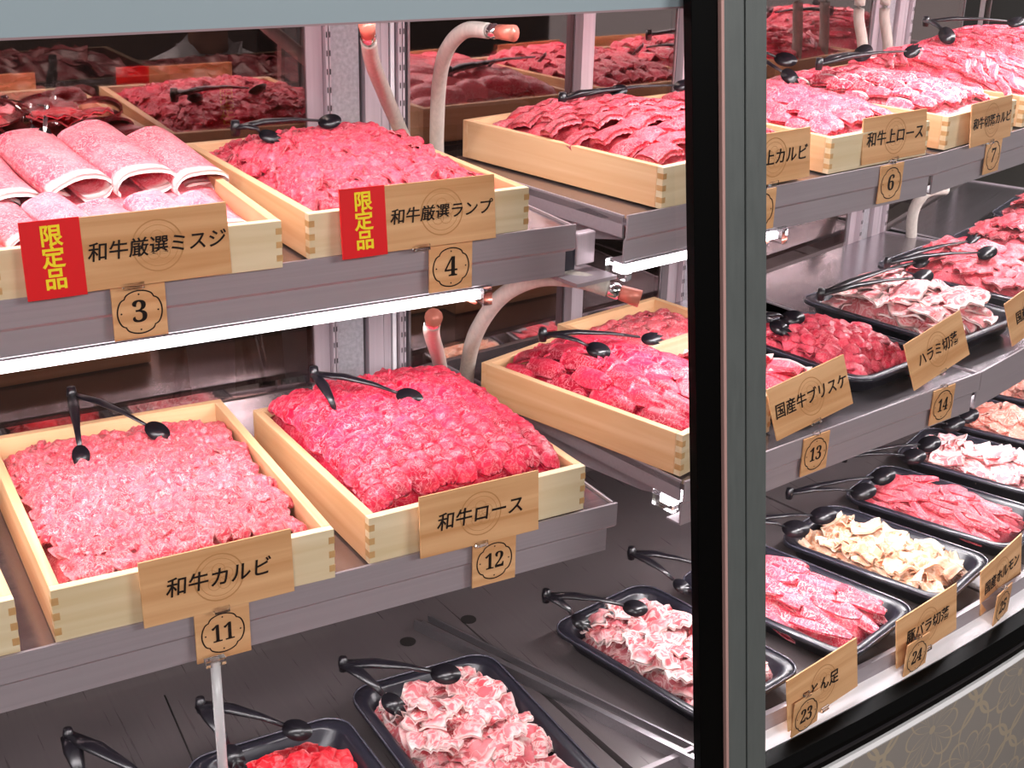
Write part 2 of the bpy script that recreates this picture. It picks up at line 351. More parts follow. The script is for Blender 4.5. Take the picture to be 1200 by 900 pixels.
# mirror doors and pillars along the back; the pillars stand at the corners of the plan
BACK = -.455
def seg_box(i, u0, u1, o0, o1, z0, z1):
    b = MB(); c = [seg(i, u0, o0, 0), seg(i, u1, o0, 0), seg(i, u1, o1, 0), seg(i, u0, o1, 0)]
    return b.prism([(p.x, p.y) for p in c], z0, z1)
doors = [(0, .05, .72), (0, .73, 1.49), (1, .02, .345), (1, .375, .58), (2, .10, .56), (3, .1, .5), (4, .1, .45)]
nn = 0
for i, u0, u1 in doors:
    nn += 1
    d_ = seg_box(i, u0, u1, BACK, BACK-.006, -.80, -.08).build('door_%d' % nn, M['mirror']); struct(d_)
    for a_, b_ in ((u0-.004, u0), (u1, u1+.004)):
        o = seg_box(i, a_, b_, BACK+.002, BACK-.01, -.80, -.08).build('door_frame', M['steel'], d_); o.location = (0, 0, 0)
post2 = seg_box(1, .347, .373, BACK+.02, BACK-.02, -.80, -.08).build('trim_1', M['pillar']); struct(post2)
def pillar(p0, p1, idx, off=0):
    """corner pillar from p0 to p1 (plan points at the back): sheet panels, slotted uprights and dark joints"""
    d = (p1-p0); L = d.length; a = math.atan2(d.y, d.x)
    t = thing('corner_pillar', ['wide stainless pillar with slotted uprights behind the left boxes', 'stainless pillar with two grey hoses behind the number 6 box', 'stainless pillar furthest right at the back of the case'][idx], 'pillar', (p0.x, p0.y, -1.1), a, 'stainless pillars at the back of the case')
    H = 1.02
    cols = [(0, .16, 0, 'sheet_panel', 'pillar'), (.165, .19, .012, 'slotted_upright', 'pillar'), (.20, .215, .012, 'slotted_upright', 'pillar'),
            (.225, .52, .002, 'sheet_panel', 'galv'), (.56, .72, .010, 'sheet_panel', 'pillar'), (.725, .80, .010, 'sheet_panel', 'pillar'),
            (.84, .88, .004, 'sheet_panel', 'white'), (.90, .935, .012, 'slotted_upright', 'pillar'), (.945, .965, .012, 'slotted_upright', 'pillar'), (.975, 1, 0, 'sheet_panel', 'pillar')]
    MB().box(0, L, .012, .03, 0, H).build('backing', M['gap'], t)
    for u0, u1, pr, nm, m in cols:
        up = MB().box(u0*L, u1*L, -pr-.004, .012, 0, H).build(nm, M[m], t)
        if nm == 'slotted_upright':
            s = MB(); z = .05; xc = (u0+u1)/2*L
            while z < H-.05: s.box(xc-.0008, xc+.0008, -pr-.0045, -pr-.0035, z, z+.008); z += .026
            o = s.build('slot_row', M['gap'], up); o['kind'] = 'stuff'
    return t
def bk(i, u): p = seg(i, u, BACK, 0); return Vector((p.x, p.y, 0))
pillar(bk(0, 1.49), bk(1, .01), 0)
pillar(bk(1, .60), bk(2, .09), 1)
pillar(bk(2, .57), bk(3, .09), 2)

# front glass
gz0, gz1 = -1.126, -.166
def glass(name, line, thick=.005, top=gz1):
    t = (top-gz0)/(gz1-gz0)
    a = (.300, gz0); b = (.300+(.172-.300)*t, top)
    o = sweep(name, [a, b, (b[0]-thick, b[1]), (a[0]-thick, a[1])], M['glass'], None, line); return struct(o)
glass('window_1', sub_line(-.7, .905))
glass('window_2', sub_line(1.03, 3.4), top=-.10)
# the leaning post between the panes
hp = R(4)
post = thing('glass_post', 'tall grey aluminium post with black edge between the two glass panes', 'post', (.97, 1.085, -1.25), hp)
lean = lambda z: .0+.122*(z/.93)          # y shift with height
def beam(u0, u1, y0, y1, name, mat, H=1.35):
    v = []
    for z in (0, H): v += [(u0, y0+lean(z), z), (u1, y0+lean(z), z), (u1, y1+lean(z), z), (u0, y1+lean(z), z)]
    b = MB(); b.add(v, [(0, 1, 2, 3), (4, 5, 6, 7), (0, 1, 5, 4), (1, 2, 6, 5), (2, 3, 7, 6), (3, 0, 4, 7)]); return b.build(name, mat, post, bevel=.001)
beam(-.046, -.008, -.026, -.012, 'edge_seal', M['rubber'])
beam(-.0085, -.004, -.0315, .0, 'pink_edge_strip', M['pinkedge'])
beam(-.004, .026, -.030, .02, 'front_profile', M['post']); beam(.026, .0285, -.026, .02, 'groove', M['gap']); beam(.0285, .060, -.030, .02, 'front_profile', M['post'])

# ------------------------------------------------------------------ shelves
def shelf(i, u0, u1, z, off, label, depth=.42, led=None, ledlab=None, back=0, aim=14):
    p = seg(i, u0, off, z); t = thing('display_shelf', label, 'shelf', p, HD[i], 'shelves of the meat case'); L = u1-u0
    MB().box(0, L, .002, depth, -.012, -.003).build('shelf_board', M['shelf'], t)
    lip = MB(); lip.add([(x, y, zz) for x in (0, L) for y, zz in ((0, .002), (0, -.029), (.004, -.033), (.004, -.033), (.0065, -.033), (.0035, -.028), (.0035, .002))],
        [(0, 1, 2, 3, 4, 5, 6), (13, 12, 11, 10, 9, 8, 7)]+[(k, (k+1) % 7, 7+(k+1) % 7, 7+k) for k in range(7)])
    lip.build('front_lip', M['lip'], t)
    MB().box(0, L-.012, .004, .007, -.062, -.033).box(0, L-.012, .004, .03, -.0645, -.062).build('lower_lip', M['lip'], t)
    MB().box(.0, .003, .01, depth, -.03, .0).build('end_flange', M['lip'], t); MB().box(L-.003, L, .01, depth, -.03, .0).build('end_flange', M['lip'], t)
    b = MB(); poly = [(.03, -.012), (.03, -.04), (.10, -.055), (depth, -.085), (depth, -.012)]
    for xx in (.02, L-.026):
        v = [(x, y, zz) for x in (xx, xx+.004) for y, zz in poly]
        MB().add(v, [(0, 1, 2, 3, 4), (9, 8, 7, 6, 5)]+[(k, (k+1) % 5, 5+(k+1) % 5, 5+k) for k in range(5)]).build('bracket_arm', M['lip'], t)
    # light strip under the lip
    if led:
        a, b_, pw = led; q_ = seg(i, a, off-.018-back, z-.067+back*.9); l = thing('led_light_strip', ledlab, 'light', q_, HD[i], 'light strips under the shelves'); LL = b_-a
        MB().box(0, LL, -.006, .018, -.004, .0).box(0, LL, -.016, -.0145, -.001, .006).build('housing', M['acrylic'], l)
        MB().box(.004, LL-.012, -.0105, .008, -.0125, -.003).build('lit_tube', M['ledtube'], l)
        for x0 in (0, LL-.012): MB().box(x0, x0+.012, -.018, .02, -.02, .002).build('end_cap', M['acrylic'], l)
        lp = bpy.data.lights.new('led_light_strip_glow', 'AREA'); lp.shape = 'RECTANGLE'; lp.size = LL; lp.size_y = .02; lp.energy = pw; lp.color = (1, .95, .965)
        lo = bpy.data.objects.new('led_glow', lp); COL.objects.link(lo); lo.parent = l; lo.location = (LL/2, .0, -.022); lo.rotation_euler = (R(aim), 0, 0)
        MB().tube([(LL-.02, .012, -.014), (LL-.004, .02, -.022), (LL+.004, .03, -.020)], [.006, .008, .005], 10).build('connector', M['orange'], l)
    return t
shelf(0, .0, 1.665, SH1, 0, 'left run of the upper shelf, carrying number tags 3 and 4', led=(.05, 1.545, 5.2), ledlab='long white lit tube under the left upper shelf')
shelf(1, .045, .7245, SH1, 0, 'upper shelf section crossing behind the post, with number tag 6', led=(.045, .37, 1.5), ledlab='white lit tube under the shelf with number tag 6')
shelf(2, .0005, .69, SH1, 0, 'upper shelf section at top right, with number tag 7', back=.045, led=(.02, .66, 3), ledlab='lit tube under the shelf with number tag 7')
shelf(3, .02, .64, SH1, 0, 'upper shelf section furthest round the bend at the right', led=(.02, .6, 4), ledlab='lit tube under the furthest upper shelf')
o2 = .131
shelf(0, .0, 1.66, SH2, o2, 'left run of the middle shelf, carrying number tags 11 and 12', depth=.55, back=.03, aim=-8, led=(.05, 1.60, 3), ledlab='light strip under the left middle shelf')
shelf(1, .05, .732, SH2, o2, 'middle shelf section crossing behind the post, with number tag 13', depth=.55, back=.03, aim=-14, led=(.06, .69, 3.2), ledlab='light strip under the shelf with number tag 13')
shelf(2, -.008, .70, SH2, o2, 'middle shelf section at the right, below number tag 7', depth=.55, back=.03, aim=-14, led=(.02, .66, 3.2), ledlab='light strip under the right middle shelf')
shelf(3, .01, .64, SH2, o2, 'middle shelf section furthest round the bend at the right', depth=.55, led=(.02, .6, 3), ledlab='light strip under the furthest middle shelf')
# canopy light strips
def canopy_light(i, u0, u1, pw, label):
    p = seg(i, u0, -.06, -.112); l = thing('canopy_light', label, 'light', p, HD[i], 'light strips under the canopy'); L = u1-u0
    MB().box(0, L, -.02, .02, 0, .012).build('housing', M['white'], l); MB().box(.01, L-.01, -.012, .012, -.012, 0).build('lit_tube', M['ledtube'], l)
    lp = bpy.data.lights.new('canopy_glow', 'AREA'); lp.shape = 'RECTANGLE'; lp.size = L; lp.size_y = .04; lp.energy = pw; lp.color = (1, .94, .95)
    lo = bpy.data.objects.new('canopy_glow', lp); COL.objects.link(lo); lo.parent = l; lo.location = (L/2, 0, -.016); lo.rotation_euler = (R(5), 0, 0)
canopy_light(0, .1, 1.62, 6.4, 'canopy light strip over the left boxes')
canopy_light(1, .06, .7, 3.8, 'canopy light strip over the shelf behind the post')
canopy_light(2, .02, .68, 3.8, 'canopy light strip over the shelf at top right')
canopy_light(3, .02, .62, 6, 'canopy light strip at the far end')

# connector box and toothed bracket in the gap between the two upper shelves
t = thing('shelf_light_bracket', 'steel light bracket with toothed edge in the gap between the upper shelves', 'bracket', seg(1, -.03, .0, SH1-.03), HD[1])
MB().box(0, .07, .01, .16, -.055, -.050).build('base_plate', M['lip'], t)
v = [(-.03, .06, 0)]; teeth = [(-.03, 0), (-.03, -.045), (.03, -.045), (.03, 0), (.024, .003), (.018, -.006), (.010, .003), (.002, -.006), (-.006, .003), (-.014, -.008), (-.022, .003)]
MB().add([(x, y, z) for y in (.05, .054) for x, z in teeth], [tuple(range(11)), tuple(range(21, 10, -1))]+[(k, (k+1) % 11, 11+(k+1) % 11, 11+k) for k in range(11)]).build('toothed_plate', M['tray'], t)
MB().box(.03, .062, .046, .06, -.04, .004).build('cover_plate', M['pillar'], t, bevel=.002)

# hoses
def hose(pts, label, r=.0105, conn=True):
    P_ = [Vector(p) for p in pts]; fine = []
    Q = [P_[0]]+P_+[P_[-1]]
    for i in range(1, len(Q)-2):
        a, b, c, d = Q[i-1:i+3]
        for k in range(8):
            t_ = k/8; fine.append(.5*((2*b)+(c-a)*t_+(2*a-5*b+4*c-d)*t_*t_+(3*b-a-3*c+d)*t_**3))
    fine.append(P_[-1]); base = fine[0].copy()
    t = thing('power_hose', label, 'hose', base, 0, 'grey hoses of the shelf lights')
    MB().tube([p-base for p in fine], r, 12).build('sleeve', M['hose'], t)
    if conn:
        d = (fine[0]-fine[2]).normalized()
        MB().tube([d*-.004, d*.012, d*.02], [r*.8, r*1.0, r*.7], 12).build('collar', M['chrome'], t); MB().tube([d*.018, d*.045], [r*.9, r*1.05], 12).build('plug', M['orange'], t)
hose([at(432, 48, 1.62), at(436, 72, 1.66), at(450, 108, 1.73), at(465, 143, 1.78), at(478, 172, 1.80)], 'grey hose slanting down the pillar left of its neighbour')
hose([at(572, 36, 1.60), at(545, 36, 1.64), at(524, 58, 1.68), at(515, 95, 1.72), at(512, 150, 1.76), at(512, 185, 1.78)], 'grey hose curving over beside the dark glass above box 4')
hose([at(507, 378, 1.40), at(506, 392, 1.48), at(514, 420, 1.62), at(520, 455, 1.74)], 'grey hose hanging below the left light strip behind red slices')
hose([at(712, 338, 1.42), at(672, 327, 1.45), at(625, 328, 1.50), at(585, 350, 1.56), at(558, 390, 1.62), at(548, 430, 1.68), at(546, 460, 1.72)], 'arched grey hose in the gap between the middle boxes', r=.0115)
for (a, lab) in ((at(1010, -12, 2.0), 'grey hose on the right pillar, its left one'), (at(1040, -12, 2.03), 'grey hose on the right pillar, its right one')):
    hose([a, a+Vector((0, 0, -.05)), a+Vector((.02, 0, -.11)), a+Vector((.03, .0, -.2))], lab, conn=False)
hose([at(1108, 222, 2.02), at(1085, 226, 2.02), at(1070, 250, 2.04), at(1068, 290, 2.06)], 'grey hose arched between the right pillar and stacked trays', r=.012, conn=False)

# clear rod under the middle shelf
t = thing('acrylic_rod', 'clear upright rod below number tag 11', 'rod', at(262, 905, 1.235)); 
a = at(262, 905, 1.235); b = at(252, 775, 1.235)
MB().tube([(0, 0, -.06), (b.x-a.x, 0, b.z-a.z)], .0055, 10).build('rod', M['frost'], t)
MB().box(-.011, .011, -.004, .004, b.z-a.z-.004, b.z-a.z+.004).build('rod_cap', M['acrylic'], t, (b.x-a.x, 0, 0))

# ------------------------------------------------------------------ wooden boxes
def wooden_box(p, rz, W, D, H, label, dim=False):
    t = thing('wooden_box', label, 'box', p, rz, 'pale wooden meat boxes'); th = .011
    m1, m2, m3 = (M['dimwood'],)*3 if dim else (M['box'], M['boxglow'], M['endgrain'])
    MB().box(0, W, 0, th, 0, H).build('front_panel', m1, t, bevel=.0008); MB().box(0, W, 0, th, 0, H).build('back_panel', m2, t, (0, D-th, 0), bevel=.0008)
    L = D-2*th; sp = MB().box(0, L, 0, th, 0, H).mesh('side_panel', m2)
    ob('side_panel', sp, t, (th, th, 0), (0, 0, pi/2), .0008); ob('side_panel', sp, t, (W, th, 0), (0, 0, pi/2), .0008)
    MB().box(th, W-th, th, D-th, .004, .010).build('base_board', m1, t)
    if not dim:
        fj = MB().box(-.0003, th*.62, -.0004, th-.001, 0, H/7.5).mesh('finger_joint', m3)
        for k in (1, 3, 5):
            for x in (0, W-th*.62+.0003): ob('finger_joint', fj, t, (x, 0, k*H/7))
    return t
BX = {}
def bx(key, p, rz, W, D, H, label): BX[key] = (Vector(p), rz, W, D, H); wooden_box(p, rz, W, D, H, label)
bx('3', (.215, 1.402, SH1), R(-2), .305, .42, .054, 'pale wooden box of rolled pink slices above number tag 3')
bx('4', (.557, 1.404, SH1), R(1.5), .293, .42, .054, 'pale wooden box of chopped marbled slices above number tag 4')
bx('5', (1.062, 1.424, SH1), R(13), .312, .40, .056, 'pale wooden box of scored steaks at the upper left of the post')
bx('6', (1.412, 1.488, SH1), R(9.5), .245, .40, .054, 'pale wooden box of overlapping loin slices above number tag 6')
bx('7', (1.708, 1.541, SH1), R(16), .245, .40, .054, 'pale wooden box of white edged slices above number tag 7')
bx('8', (1.985, 1.625, SH1), R(17), .25, .40, .054, 'pale wooden box of red strips at the upper right edge')
bx('9', (2.28, 1.72, SH1), R(24), .26, .40, .054, 'wooden box of heaped red meat furthest at the upper right')
bx('10', (-.125, 1.275, SH2), R(0), .303, .42, .062, 'pale wooden box cut off at the left edge of the middle shelf')
bx('11', (.213, 1.274, SH2), R(-1.5), .308, .42, .062, 'large wooden box of pale marbled slices above number tag 11')
bx('12', (.567, 1.274, SH2), R(1.2), .298, .36, .060, 'wooden box heaped with bright red slices above number tag 12')
bx('15', (1.030, 1.300, SH2), R(17), .215, .37, .060, 'wooden box of folded red slices left of the post')
bx('16', (1.150, 1.585, SH2), R(12), .23, .17, .060, 'short wooden box tucked behind the folded red slices')
bx('2', (-.115, 1.402, SH1), R(-1), .305, .42, .054, 'pale wooden box at the left edge of the upper shelf')

# ------------------------------------------------------------------ slice meshes (a few of each kind, shared by all copies)
def slice_mesh(kind, W, L, seed, n=9, m=9, thick=.0022, fatedge=False):
    rnd = random.Random(seed); v = []; fat = []
    ph = rnd.uniform(0, 6.28); o = Vector((seed*3.1, seed*1.7, 0))
    for j in range(m):
        t = j/(m-1)
        for i in range(n):
            s = i/(n-1)*2-1; nz = lambda k, a: noise.noise(Vector((s*k, t*k, 0))+o)*a
            if kind == 'scallop':            # overlapping shaved slice: an arched flap whose free end curls down
                wv = W/2*(1-.25*(t-.4)**2)*(1-.12*max(0, t-.75)*4)
                x = s*wv; y = -t*L+.12*L*s*s*t; z = .010*sin(min(t*1.25, 1)*pi*.5)*(1-.8*s*s)-.010*max(0, t-.8)*5*.5
                z += nz(2.4, .006)+.0022*sin(8*s+ph+2*t)*t; x += nz(3, .003); y += nz(2.5, .004)*t
                f_ = (.9 if abs(s) > .80 or t > .92 else 0) if fatedge else max(0, (abs(s)-.86)*4)*.35
            elif kind == 'fold':             # slice folded double: fat rounded nose towards the front
                e_ = math.sqrt(max(0, 1-max(0, t-.35)**2/.4225*.97)); sq = math.sqrt(max(0, 1-s*s*.98))
                x = s*W/2*(.45+.55*e_)+nz(3, .001); y = -L*t+.08*L*s*s*t
                z = W*.36*sq*(.25+.75*e_)-.004*(1-e_)+nz(2.6, .0035)+.0010*sin(10*s+ph)
                f_ = 1 if (s > .45 and t > .25 and fatedge) else 0
            elif kind == 'roll':             # large sheet draped in a long arch with an open front mouth and a fat rim
                a = s*pi*.62 if s < 0 else s*pi*.98; rr = W*.42*(1-.38*max(s, 0)**1.5)
                x = rr*sin(a)*(1+.05*nz(1.5, 1)); y = -t*L+nz(1.5, .004); z = rr*.46*(cos(a)-.0)+.006*sin(t*3+ph)+nz(2, .003)
                f_ = 1.0 if t > .93 else 0
            elif kind == 'steak':            # thick squarish slab, gently bent
                x = s*W/2*(1-.10*abs(t-.5)*2); y = -t*L*(1-.04*s*s); z = .006*(1-s*s)+.012*sin(t*pi)*.6+nz(2, .002)-.0012*(sin(s*16+t*12) > .6)-.0012*(sin(s*16-t*12) > .6); f_ = 0
            elif kind == 'curl':             # crumpled thin ribbon, curled over
                a = t*(2.4+.8*sin(ph)); rr = L/2.6
                x = s*W/2+.004*sin(a*2+ph); y = -rr*sin(a); z = rr*.55*(1-cos(a))*.8+.004*sin(4*s+ph+3*t)+nz(2.5, .005); f_ = 1 if s > .6 else (.3 if s < -.85 else 0)
            elif kind == 'sheet':            # flat rippled slice
                x = s*W/2*(1+.15*nz(1.3, 1)); y = -t*L; z = .004*sin(5*s+ph)+.003*sin(6*t+ph)+nz(2.2, .005); f_ = 1 if s > .72 else 0
            elif kind == 'strip':            # narrow rounded strip
                x = s*W/2*(1-.5*(2*t-1)**4)+.004*sin(t*4+ph); y = -t*L; z = W*.35*(1-s*s)*(1-.7*(2*t-1)**4)+nz(2, .003); f_ = .8 if s > .75 else 0
            v.append((x, y, z)); fat.append(f_)
    nv = len(v); v2 = v+[(x, y, z-thick) for x, y, z in v]; f = []
    for j in range(m-1):
        for i in range(n-1):
            a = j*n+i; f.append((a, a+1, a+n+1, a+n)); f.append((nv+a+n, nv+a+n+1, nv+a+1, nv+a))
    def rim(a, b): f.append((a, nv+a, nv+b, b))
    for i in range(n-1): rim(i+1, i); rim((m-1)*n+i, (m-1)*n+i+1)
    for j in range(m-1): rim(j*n, (j+1)*n); rim((j+1)*n+n-1, j*n+n-1)
    me = bpy.data.meshes.new('slice'); me.from_pydata(v2, [], f); me.polygons.foreach_set('use_smooth', [True]*len(f))
    at_ = me.attributes.new('fat', 'FLOAT', 'POINT'); at_.data.foreach_set('value', fat+fat); me.update(); return me
_sm = {}
class Heap:
    def __init__(s): s.v = []; s.f = []; s.fat = []; s.pc = []
    def add(s, me, mat4):
        o = len(s.v); n = len(me.vertices); s.v += [tuple(mat4 @ v.co) for v in me.vertices]
        s.f += [tuple(i+o for i in p.vertices) for p in me.polygons]
        a = me.attributes.get('fat'); s.fat += [d.value for d in a.data] if a else [0.]*n; s.pc += [random.random()]*n
    def build(s, name, mat, p, rz, label):
        me = bpy.data.meshes.new(name); me.from_pydata(s.v, [], s.f); me.polygons.foreach_set('use_smooth', [True]*len(s.f)); me.materials.append(MEAT[mat])
        me.attributes.new('fat', 'FLOAT', 'POINT').data.foreach_set('value', s.fat); me.attributes.new('piece', 'FLOAT', 'POINT').data.foreach_set('value', s.pc)
        o = ob(name, me, None, p, (0, 0, rz)); o['kind'] = 'stuff'; tag(o, label, 'meat'); return o
ORD = 'first second third fourth fifth sixth seventh eighth ninth tenth eleventh twelfth thirteenth fourteenth fifteenth sixteenth seventeenth eighteenth nineteenth twentieth 21st 22nd 23rd 24th 25th 26th 27th 28th'.split()
def place_grid(spots, name, mes, label, group, join, mat, p, rz, bd=None):
    """spots: rows of (local position, rotation, scale), back row first"""
    c, s = cos(rz), sin(rz)
    if join:
        H = Heap()
        if bd: H.add(bd.data, Matrix.Identity(4)); bpy.data.objects.remove(bd)
        for row in spots:
            for lp, ro, sc in row: H.add(random.choice(mes), Matrix.Translation(lp) @ Euler(ro).to_matrix().to_4x4() @ Matrix.Scale(sc, 4))
        H.build(name, mat, p, rz, label); return
    for r, row in enumerate(spots):
        row = sorted(row, key=lambda q: q[0][0])
        for k, (lp, ro, sc) in enumerate(row):
            lab = '%s, %s row from the back, %s from left' % (label, ORD[r], ORD[k])
            put(name, mes, (p.x+lp[0]*c-lp[1]*s, p.y+lp[0]*s+lp[1]*c, p.z+lp[2]), (ro[0], ro[1], rz+ro[2]), lab, 'meat', group, sc)
def variants(kind, W, L, mat, n=5, thick=.0022, nn=9, mm=9):
    k = (kind, W, L, mat, thick)
    if k not in _sm:
        _sm[k] = [slice_mesh(kind, W, L, s+3, nn, mm, thick, mat in ('loinw', 'pork')) for s in range(n)]
        for me in _sm[k]: me.materials.append(MEAT[mat])
    return _sm[k]
def put(name, mes, p, rot, label, cat, group, sc=1.0):
    o = bpy.data.objects.new(name, random.choice(mes)); COL.objects.link(o)
    o.location = Vector(p)+Vector((0, 0, Z0)); o.rotation_euler = rot; o.scale = (sc, sc, sc)
    o['label'] = label; o['category'] = cat; o['group'] = group; return o
def bed(name, p, rz, x0, x1, y0, y1, hf, z0, mat, label, n=22):
    """lower layers of a heap: one closed lump under the slices one can tell apart"""
    v = []; f = []
    for j in range(n+1):
        for i in range(n+1):
            u = i/n; t = j/n; x = x0+(x1-x0)*u; y = y0+(y1-y0)*t
            v.append((x, y, hf(u, t)+noise.noise(Vector((x*60, y*60, 1)))*.003))
    for j in range(n):
        for i in range(n): a = j*(n+1)+i; f.append((a, a+1, a+n+2, a+n+1))
    b0 = len(v)
    ring = [i for i in range(n+1)]+[j*(n+1)+n for j in range(1, n+1)]+[n*(n+1)+i for i in range(n-1, -1, -1)]+[j*(n+1) for j in range(n-1, 0, -1)]
    for r in ring: v.append((v[r][0], v[r][1], z0))
    for k in range(len(ring)): k2 = (k+1) % len(ring); f.append((ring[k2], ring[k], b0+k, b0+k2))
    f.append(tuple(range(b0, b0+len(ring))))
    mb = MB(); mb.add(v, f, True); o = mb.build(name, MEAT[mat], None, p, (0, 0, rz)); o['kind'] = 'stuff'; tag(o, label, 'meat'); return o

def mound(side=.012, top=.05, bx_=.0, ex=2.2):
    """height over the container floor, full in the middle and lower at the walls"""
    def h(u, t):
        a = 1-abs(2*u-1)**ex; b = 1-abs(2*t-1)**ex
        return side+(top-side)*(max(a, 0)**.5)*(max(b, 0)**.5)
    return h
def fill_box(key, kind, mat, W, L, cols, rows, h, label, group, slant=0, yawj=.15, tilt=.35, sc=(.92, 1.08), thick=.0022, inset=.014, bedmat=None, x0f=0, x1f=1, jit=.15, name='meat_slice', stagger=.5, ex0=0, join=False):
    p, rz, bw, bd, bh = BX[key]; mes = variants(kind, W, L, mat, 6, thick, *((13, 13) if kind == 'steak' else (9, 9)))
    xa, xb, ya, yb = inset+ex0, bw-inset, inset, bd-inset
    lower = bed('meat_bed', p, rz, xa, xb, ya, yb, lambda u, t: h(u, t)-.006, .010, bedmat or mat, 'lower layers of the %s' % group)
    spots = []
    for r in range(rows):                    # from the back to the front, each row over the one behind it
        row = []
        for k in range(cols):
            u = (k+.5+(stagger if r % 2 else 0)-stagger/2+random.uniform(-jit, jit))/cols; t = 1-(r+.35+random.uniform(-jit, jit))/rows
            t -= slant*(u-.5)
            if not (.02 < u < .98 and .10 < t < .99): continue
            z = h(u, t); zf = h(u, max(t-.08, 0))
            slope = math.atan2(z-zf, .08*(yb-ya))
            roll_ = math.atan2(h(min(u+.08, 1), t)-h(max(u-.08, 0), t), .16*(xb-xa))
            row.append(((min(max(xa+(xb-xa)*u, xa+W*.44), xb-W*.44), max(ya+(yb-ya)*t, ya+L*.85), z+random.uniform(-.001, .003)), (slope*.8+tilt*.3+random.uniform(-.08, .08), -roll_*.8+random.uniform(-.1, .1), random.uniform(-yawj, yawj)), random.uniform(*sc)))
        spots.append(row)
    place_grid(spots, name, mes, label, group, join, mat, p, rz, lower)
# box 3: big rolls
p, rz, bw, bd, bh = BX['3']
bed('meat_bed', p, rz, .014, bw-.014, .014, bd-.014, lambda u, t: .024+.036*t, .010, 'pink', 'lower layer of pale slices in the box above number tag 3')
mes = variants('roll', .098, .155, 'pink', 5, .0055, 17, 18); mes2 = variants('roll', .075, .12, 'pink', 5, .0045, 17, 16)
c, s = cos(rz), sin(rz)
for (lx, ly, z, yw, ms, sc) in [(.02, .33, .050, .10, mes2, 1.1), (.08, .36, .052, .12, mes2, 1.1), (.15, .37, .052, .1, mes2, 1), (.22, .38, .050, .12, mes2, 1), (.27, .34, .046, .15, mes2, .9),
                                (.03, .185, .044, .25, mes2, .9), (.085, .18, .045, .27, mes2, .9), (.14, .175, .045, .27, mes2, .9), (.195, .165, .044, .27, mes2, .9), (.245, .155, .040, .27, mes2, .8),
                                (.02, .325, .074, .22, mes, 1.0), (.095, .345, .084, .26, mes, 1.0), (.172, .352, .084, .27, mes, 1.0), (.245, .345, .074, .26, mes, .92)]:
    rk = globals().get('rk', -1)+1; put('rolled_meat_slice', ms, (p.x+lx*c-ly*s, p.y+lx*s+ly*c, p.z+z), (.12 if ms is mes else .05, 0, rz+yw), 'pink slice rolled open with white fat rim, %s, %s from the left' % (('back row', 'lower front row', 'top row')[(rk > 4)+(rk > 9)], ORD[rk % 5]), 'meat', 'rolled slices in the box above number tag 3', sc)
fill_box('4', 'scallop', 'rump', .030, .030, 13, 21, lambda u, t: mound(.030, .074, ex=3)(u, t)+.016*t*u, 'heap of small pink marbled slices in the box above number tag 4', 'chopped slices in the box above number tag 4', yawj=1.3, tilt=1.6, jit=.5, name='chopped_meat', join=True)
fill_box('5', 'steak', 'steak', .054, .050, 6, 9, mound(.034, .075), 'scored pink steak in box left of post', 'scored steaks in the upper box left of the post', yawj=.4, tilt=-.9, thick=.007, name='scored_steak')
fill_box('6', 'fold', 'loin', .026, .040, 8, 11, mound(.038, .078), 'pink slice above number 6', 'folded slices in the box above number tag 6', yawj=.2, tilt=-.3, thick=.004, name='loin_slice')
fill_box('7', 'fold', 'loinw', .028, .045, 7, 9, mound(.038, .078), 'white edged slice above number 7', 'white edged slices in the box above number tag 7', yawj=.2, tilt=-.3, thick=.004, name='white_edged_slice')
fill_box('8', 'strip', 'loin', .013, .06, 14, 12, mound(.045, .10), 'heap of red strips in the box at the upper right edge', 'red strips in the upper right box', yawj=1.2, tilt=.5, thick=.004, name='meat_strips', join=True)
fill_box('9', 'strip', 'loin', .014, .06, 13, 11, mound(.045, .115), 'red strips heaped in the furthest box at the upper right', 'strips in the furthest upper box', yawj=1.3, tilt=.5, thick=.004, name='meat_strips', join=True)
fill_box('10', 'scallop', 'red', .045, .05, 6, 8, mound(.030, .055), 'red slices in the box cut off at the left edge', 'red slices in the box cut off at the left edge', yawj=.3, name='sliced_meat', join=True)
fill_box('11', 'scallop', 'karubi', .032, .034, 14, 22, mound(.034, .062, ex=5), 'pale marbled shaved slices filling the box above number tag 11', 'shaved slices in the box above number tag 11', slant=.12, yawj=.45, tilt=.55, jit=.3, name='shaved_meat', join=True)
fill_box('12', 'fold', 'red', .035, .030, 9, 25, lambda u, t: mound(.040, .080, ex=3.5)(u, t)+.014*t+.005*abs(sin(9*pi*u)), 'red slice above number 12', 'ruffled red slices in the box above number tag 12', yawj=.3, tilt=.1, stagger=.0, jit=.16, thick=.003, name='red_loin_slice')
fill_box('15', 'fold', 'red', .038, .070, 5, 8, mound(.034, .085), 'folded red slice beside the post', 'folded red slices in the box left of the post', yawj=.15, tilt=-.2, stagger=.5, jit=.1, thick=.004, name='folded_loin_slice')
fill_box('16', 'scallop', 'karubi', .04, .04, 6, 5, mound(.034, .055), 'pink slices in the short box behind the folded red slices', 'slices in the short wooden box', yawj=.4, name='sliced_meat', join=True)
fill_box('2', 'roll', 'pink', .07, .12, 5, 4, mound(.02, .04), 'rolled pink slices in the box at the left edge of the upper shelf', 'rolled slices in the upper left edge box', yawj=.2, thick=.004, name='sliced_meat', join=True)

